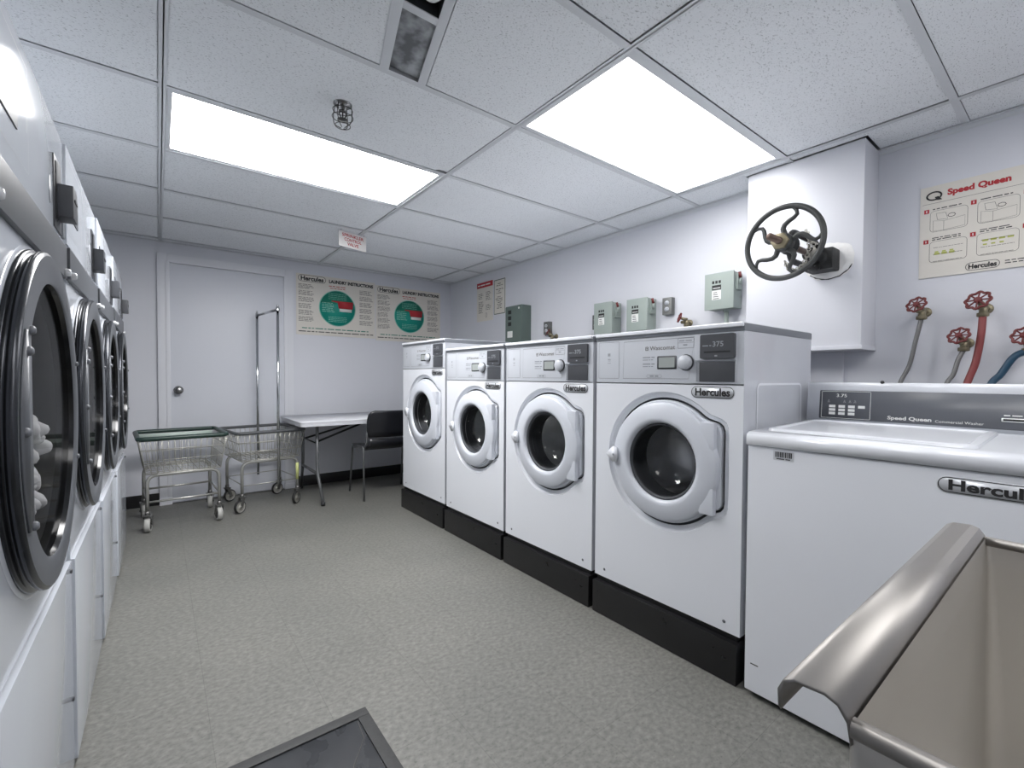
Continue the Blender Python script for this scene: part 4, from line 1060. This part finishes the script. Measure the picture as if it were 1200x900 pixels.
elec_box(2.065, 1.90, 1.40, 1.615, 0.105, 'elec_green', 'pale green switch box directly left of the double outlet', True)
elec_box(1.48, 1.31, 1.482, 1.69, 0.105, 'elec_green', 'pale green switch box closest to the valve wheel', True)
t = thing('disconnect_box', 'tall dark green electrical box under the two small notices', 'electrical box', (XR, 3.37, 1.57))
mb = MB(); mb.box(-0.112, 0, -0.122, 0.122, -0.18, 0.165, 0.006); mb.build('housing', 'elec_dark', t)
mb = MB(); O = (-0.113, 0, 0)
mb.box(-0.116, -0.108, -0.118, 0.122, -0.178, 0.160, 0.003)
O = (-0.116, 0, 0); mb.m(1)
for q in range(3): mb.rect(O, UR, VR, -0.08, -0.03, 0.09-q*0.055, 0.125-q*0.055)
mb.m(2); mb.rect(O, UR, VR, -0.09, -0.01, -0.13, -0.07); mb.cyl((-0.116, -0.085, 0.135), (-0.12, -0.085, 0.135), 0.01, 12)
mb.build('cover', ['elec_dark', 'ink', 'ink_white'], t)

def outlet(y, z, label):
    t = thing('wall_outlet', label, 'outlet', (XR, y, z), 0)
    mb = MB(); mb.box(-0.04, 0, -0.035, 0.035, -0.057, 0.057, 0.004); mb.build('outlet_box', 'elec_grey', t)
    for s_ in (-1, 1):
        mb = MB(); mb.prism([(0.017*math.cos(q*PI/10), s_*0.021+0.0155*math.sin(q*PI/10)) for q in range(20)], 0.003, (-0.040, 0, 0), UR, VR)
        mb.m(1)
        for a in (-0.007, 0.006): mb.rect((-0.043, 0, 0), UR, VR, a, a+0.002, s_*0.021-0.002, s_*0.021+0.007)
        mb.build('socket', ['panel_grey', 'ink'], t)
outlet(1.79, 1.55, 'steel double outlet on the wall between two pale green switch boxes')
outlet(2.995, 1.50, 'steel double outlet on the wall beside a small hose tap')
outlet(2.42, 1.50, 'steel outlet half hidden behind a pale green switch box')

# ------------------------------------------------------------------ taps with red handwheels and hoses
def handwheel(mb, c, ax, r, n=8):
    A = Vector(ax).normalized(); X = A.orthogonal().normalized(); Y = A.cross(X); C0 = Vector(c)
    pts = []
    for k in range(48):
        a = 2*PI*k/48; rr = r*(1+0.09*math.cos(n*a)); pts.append(C0 + (X*math.cos(a)+Y*math.sin(a))*rr)
    mb.tube(pts, r*0.13, 6, closed=True)
    for k in range(n):
        a = 2*PI*k/n; mb.tube([C0 + A*r*0.1, C0 + (X*math.cos(a)+Y*math.sin(a))*r*0.98], r*0.085, 5)
    mb.lathe([(0, 0.3*r), (0.3*r, 0.25*r), (0.36*r, 0), (0.3*r, -0.2*r)], C0, A, 14)
def tap(y, z, label, hose, pts, hr, ax=(-0.85, 0.25, 0.45), r=0.034, x=2.64):
    t = thing('hose_tap', label, 'tap', (XR, y, z))
    mb = MB(); c = Vector((x-XR, 0, 0)); A = Vector(ax).normalized()
    mb.tube([(0, -0.015, -0.028), (x-XR+0.02, -0.004, -0.028)], 0.010, 10); mb.lathe([(0.022, 0), (0.022, -0.004), (0.01, -0.006)], (0, -0.015, -0.028), (1, 0, 0), 14)
    mb.tube([c - A*0.05, c - A*0.008], 0.011, 10, radii=[0.014, 0.008]); b = c - A*0.05
    mb.tube([b, b+Vector((0, 0.002, -0.035))], 0.0135, 10); mb.lathe([(0.019, 0), (0.019, -0.014), (0.014, -0.016)], b+Vector((0, 0.002, -0.026)), (0, 0, 1), 12)
    mb.build('tap_body', 'brass', t)
    mb = MB(); handwheel(mb, c, A, r); mb.build('handwheel', 'red_paint', t)
    if hose:
        s0 = b + Vector((0, 0.002, -0.036)) + Vector((XR, y, z))
        mb = MB(); mb.tube(smooth_path([s0]+[Vector(p) for p in pts], 8), hr, 10)
        h = mb.build('water_hose', hose, None)
        return t, h
    return t, None
t1, h1 = tap(0.500, 1.398, 'red-handled tap feeding the longest grey hose, nearest the duct boxing', 'hose_grey', [(2.67, 0.505, 1.24), (2.66, 0.523, 1.13), (2.64, 0.552, 1.04), (2.55, 0.60, 0.80), (2.45, 0.62, 0.5)], 0.0085)
tag(h1, 'grey braided hose hanging from the tap nearest the duct boxing', 'hose')
t2, h2 = tap(0.362, 1.252, 'lower red-handled tap with a short grey hose, just left of the red hose', 'hose_grey', [(2.67, 0.366, 1.15), (2.66, 0.378, 1.09), (2.64, 0.402, 1.03), (2.55, 0.45, 0.80), (2.45, 0.47, 0.5)], 0.0085)
tag(h2, 'short grey braided hose just left of the red hose', 'hose')
t3, h3 = tap(0.308, 1.392, 'highest red-handled tap, feeding the red hose', 'hose_red', [(2.67, 0.300, 1.25), (2.66, 0.312, 1.14), (2.64, 0.336, 1.04), (2.55, 0.38, 0.80), (2.45, 0.40, 0.5)], 0.0125, r=0.038)
tag(h3, 'red rubber hose hanging behind the top load washer', 'hose')
t4, h4 = tap(0.180, 1.240, 'red-handled tap feeding the blue hose, under the large poster', 'hose_blue', [(2.67, 0.205, 1.16), (2.66, 0.24, 1.09), (2.64, 0.272, 1.03), (2.55, 0.33, 0.80), (2.45, 0.36, 0.5)], 0.0125)
tag(h4, 'blue rubber hose hanging behind the top load washer', 'hose')
t5, _ = tap(2.92, 1.452, 'small weathered tap beside the far wall outlet', None, [], 0, ax=(-0.6, 0.5, 0.5), r=0.028)
t6, _ = tap(1.66, 1.455, 'small red-handled tap just above the nearest front load washer', None, [], 0, ax=(-0.7, 0.6, 0.3), r=0.028)
mb = MB(); mb.tube(bend([(XR-0.03, 2.97, 1.49), (XR-0.03, 2.955, 1.46), (XR-0.05, 2.925, 1.43)], 0.01), 0.012, 8)
mb.build('supply_elbow', 'stem').parent = t5; bpy.data.objects['supply_elbow'].location = (-XR, -2.92, -1.452)

# ------------------------------------------------------------------ big valve with wheel
VY, VZ = 0.815, 1.632
t = thing('gate_valve', 'large dark iron handwheel valve projecting from the boxed-in duct', 'valve', (BX, VY, VZ))
wx = -0.475; R_ = 0.146
mb = MB()
mb.tube([(wx, R_*math.cos(k*PI/36), R_*math.sin(k*PI/36)) for k in range(72)], 0.0115, 8, closed=True)
for k in range(5):
    a = math.radians(78+72*k); pts = []
    for q in range(9):
        f = q/8; rr = 0.028+(R_-0.028)*f; an = a + 0.30*math.sin(f*2*PI)*(1-0.35*f)
        pts.append((wx+0.004, -rr*math.cos(an), rr*math.sin(an)))
    mb.tube(pts, 0.008, 8, radii=[0.012-0.005*q/8 for q in range(9)])
mb.lathe([(0.0, 0.025), (0.034, 0.025), (0.038, 0.01), (0.038, -0.02), (0.0, -0.03)], (wx, 0, 0), (-1, 0, 0), 24)
mb.build('handwheel', 'iron', t)
mb = MB(); mb.tube([(wx-0.13, 0, 0), (0.0, 0, 0)], 0.0135, 12); mb.lathe([(0, 0.006), (0.008, 0.005), (0.014, 0)], (wx-0.13, 0, 0), (-1, 0, 0), 12); mb.build('stem', 'stem', t)
mb = MB(); hexa = [(0.034*math.cos(k*PI/3), 0.034*math.sin(k*PI/3)) for k in range(6)]
mb.prism(hexa, 0.018, (wx-0.024, 0, 0), UR, VR); mb.lathe([(0.03, 0.018), (0.022, 0.022), (0.015, 0.022)], (wx-0.024, 0, 0), (-1, 0, 0), 24); mb.build('hex_nut', 'brass', t)
mb = MB()
for s_ in (-1, 1):
    mb.tube(bend([(wx+0.05, 0.0, 0.0+s_*0.01), (wx+0.08, 0, s_*0.062), (-0.12, 0, s_*0.062), (-0.09, 0, s_*0.03)], 0.03, 5), 0.013, 8)
mb.lathe([(0.0, 0.0), (0.035, 0.0), (0.04, 0.015), (0.03, 0.04), (0.018, 0.045)], (wx+0.075, 0, 0), (-1, 0, 0), 20)
mb.lathe([(0.0, -0.01), (0.05, -0.01), (0.05, 0.03), (0.03, 0.05), (0.03, 0.14), (0.018, 0.15)], (-0.06, 0, 0), (-1, 0, 0), 20)
mb.box(-0.10, -0.002, -0.06, 0.055, -0.058, 0.04, 0.008)
mb.build('yoke', 'iron_dark', t)
# plaster patch round the opening
mb = MB(); rnd = random.Random(2)
lo = []; li = []
for k in range(40):
    a = 2*PI*k/40; n_ = rnd.uniform(-0.006, 0.006)
    lo.append((-0.0012, (0.105+n_)*math.cos(a)-0.015, (0.088+n_)*math.sin(a)-0.005)); li.append((-0.010, (0.076+n_)*math.cos(a)-0.015, (0.064+n_)*math.sin(a)-0.005))
mb.strip(lo[::-1], li[::-1]); mb.face(li)
pp = mb.build('plaster_patch', 'plaster', t)
mb = MB()
for (a0, a1, rx, rz) in ((200, 320, 0.100, 0.084), (20, 75, 0.104, 0.088), (330, 380, 0.088, 0.07)):
    pts = [(-0.0075, rx*math.cos(math.radians(a0+(a1-a0)*q/14))-0.015, rz*math.sin(math.radians(a0+(a1-a0)*q/14))-0.006+rnd.uniform(-.002, .002)) for q in range(15)]
    mb.tube(pts, 0.002, 5, radii=[0.0008+0.002*abs(math.sin(q*1.7)) for q in range(15)])
mb.build('crack', 'hole', t)
mb = MB()    # chain of links
path = smooth_path([(wx+0.14, -0.03, 0.07), (wx+0.11, -0.055, 0.035), (wx+0.09, -0.062, -0.02), (wx+0.08, -0.055, -0.07), (wx+0.10, -0.02, -0.098), (wx+0.11, 0.02, -0.088), (wx+0.12, 0.04, -0.05)], 4)
path2 = smooth_path([(wx+0.10, -0.04, 0.05), (wx+0.10, -0.075, 0.0), (wx+0.09, -0.08, -0.06), (wx+0.08, -0.04, -0.11)], 4)
for P in (path, path2):
    for i in range(len(P)-1):
        a, b = P[i], P[i+1]; d = (b-a); L_ = max(d.length*0.8, 0.012); d.normalize(); s_ = d.cross(Vector((1, 0, 0.3))).normalized()
        if i % 2: s_ = d.cross(s_)
        c_ = (a+b)/2
        mb.tube([c_ + d*(L_*0.75*math.cos(q*PI/5)) + s_*(0.0075*math.sin(q*PI/5)) for q in range(10)], 0.0024, 5, closed=True)
mb.build('chain', 'chain', t)
mb = MB(); mb.obox(Matrix.Translation((wx+0.09, -0.085, -0.05)) @ Matrix.Rotation(0.7, 4, 'X'), 0.016, 0.034, 0.04, 0.004); mb.tube([(wx+0.09, -0.07, -0.03), (wx+0.09, -0.066, -0.005), (wx+0.09, -0.08, 0.004), (wx+0.09, -0.096, -0.012)], 0.003, 6); mb.build('padlock', 'chain', t)

# ------------------------------------------------------------------ steel utility sink
t = thing('utility_sink', 'stainless steel sink with a wide rolled rim in front of the top load washer', 'sink', (0, 0, 0))
SX0, SX1, SY1, SY0, SZ = 0.300, 0.775, 0.078, -0.50, 0.88
mb = MB(); bot = SZ-0.30; r = 0.022
# inner shell by nested rounded rectangles (open top)
def rr(x0, x1, y0, y1, rad, z): return [(u, v, z) for u, v in rrect(x0, x1, y0, y1, rad, 6)]
loops = [rr(SX0, SX1, SY0, SY1, 0.003, SZ), rr(SX0+0.002, SX1-0.002, SY0+0.002, SY1-0.002, 0.006, SZ-0.03), rr(SX0+0.004, SX1-0.004, SY0+0.004, SY1-0.004, 0.022, bot+0.03),
         rr(SX0+0.012, SX1-0.012, SY0+0.012, SY1-0.012, 0.022, bot+0.008), rr(SX0+0.035, SX1-0.035, SY0+0.035, SY1-0.035, 0.02, bot)]
for a, b in zip(loops, loops[1:]): mb.strip(b, a)
mb.face(loops[-1])
lo2 = [rr(SX0-0.003, SX1+0.003, SY0-0.003, SY1+0.003, 0.006, SZ), rr(SX0-0.003, SX1+0.003, SY0-0.003, SY1+0.003, 0.022, bot+0.02), rr(SX0+0.02, SX1-0.02, SY0+0.02, SY1-0.02, 0.02, bot-0.004)]
for a, b in zip(lo2, lo2[1:]): mb.strip(a, b)
mb.face(lo2[-1][::-1])
mb.build('basin', 'sink_steel', t, sharp=0.7)
mb = MB()   # wide rolled rim on the side toward the washers
prof = [(0.0, -0.012), (0.002, 0.0), (0.007, 0.007), (0.014, 0.0095), (0.030, 0.0085), (0.036, 0.005), (0.039, -0.002), (0.0385, -0.012)]
outp = [(SY1+a, SZ+b) for a, b in prof]; inp = [(SY1+0.0015+(a*0.92), SZ+b-0.0022) for a, b in prof][::-1]
poly = outp+inp
A = [(SX0-0.002, y, z) for y, z in poly]; B = [(SX1+0.012, y, z) for y, z in poly]
va = [mb.bm.verts.new(p) for p in A]; vb = [mb.bm.verts.new(p) for p in B]; n_ = len(va)
fs = [mb.bm.faces.new((va[i], va[(i+1) % n_], vb[(i+1) % n_], vb[i])) for i in range(n_)]
k_ = len(outp)
for i in range(k_-1):
    j = n_-1-i
    fs.append(mb.bm.faces.new((va[i], va[j], va[j-1], va[i+1]))); fs.append(mb.bm.faces.new((vb[i], vb[i+1], vb[j-1], vb[j])))
mb.build('rolled_rim', 'steel', t, sharp=0.9)
for x in (SX0+0.0, SX1):
    mb = MB(); mb.tube([(x, SY0, SZ-0.004), (x, SY1+0.001, SZ-0.004)], 0.0055, 12); mb.build('edge_roll', 'steel', t)
mb = MB(); mb.box(SX0-0.02, SX1+0.02, SY0-0.03, SY0, SZ-0.02, SZ+0.2, 0.004); mb.build('backsplash', 'sink_steel', t)
mb = MB(); mb.lathe([(0.045, 0.002), (0.04, 0.004), (0.03, 0.001), (0.0, 0.0)], ((SX0+SX1)/2, -0.2, bot), (0, 0, 1), 24); mb.build('drain', 'chrome', t)
for (x, y) in ((SX0+0.05, SY1-0.05), (SX1-0.05, SY1-0.05), (SX0+0.05, SY0+0.05), (SX1-0.05, SY0+0.05)):
    mb = MB(); mb.tube([(x, y, 0.03), (x, y, bot+0.003)], 0.019, 14); mb.tube([(x, y, 0), (x, y, 0.035)], 0.012, 12); mb.build('leg', 'steel', t)
mb = MB(); mb.tube(bend([((SX0+SX1)/2, -0.2, bot), ((SX0+SX1)/2, -0.2, 0.35), ((SX0+SX1)/2, -0.32, 0.3), ((SX0+SX1)/2, -0.38, 0.42), ((SX0+SX1)/2, YB+0.004, 0.42)], 0.06), 0.02, 12); mb.build('waste_pipe', 'knob_steel', t)

# ------------------------------------------------------------------ dark floor mat
t = thing('floor_mat', 'dark framed mat lying on the floor at the bottom of the picture', 'mat', (0.513, 1.421, 0))
mb = MB(); mw, ml, bw = 0.62, 0.92, 0.036
for (a, b, c_, d) in ((-mw, 0, -bw, 0), (-mw, 0, -ml, -ml+bw), (-mw, -mw+bw, -ml+bw, -bw), (-bw, 0, -ml+bw, -bw)): mb.box(a, b, c_, d, 0.0, 0.012, 0.004)
mb.build('border', 'mat_black', t)
mb = MB(); mb.box(-mw+bw-0.002, -bw+0.002, -ml+bw-0.002, -bw+0.002, 0.0, 0.007); mb.m(1)
mb.tube([(-0.040, -0.045, 0.0078), (-0.048, -0.12, 0.0078), (-0.105, -0.20, 0.0078), (-0.12, -0.30, 0.0078)], 0.0009, 4)
mb.build('centre_panel', ['mat_inner', 'ink_grey'], t)
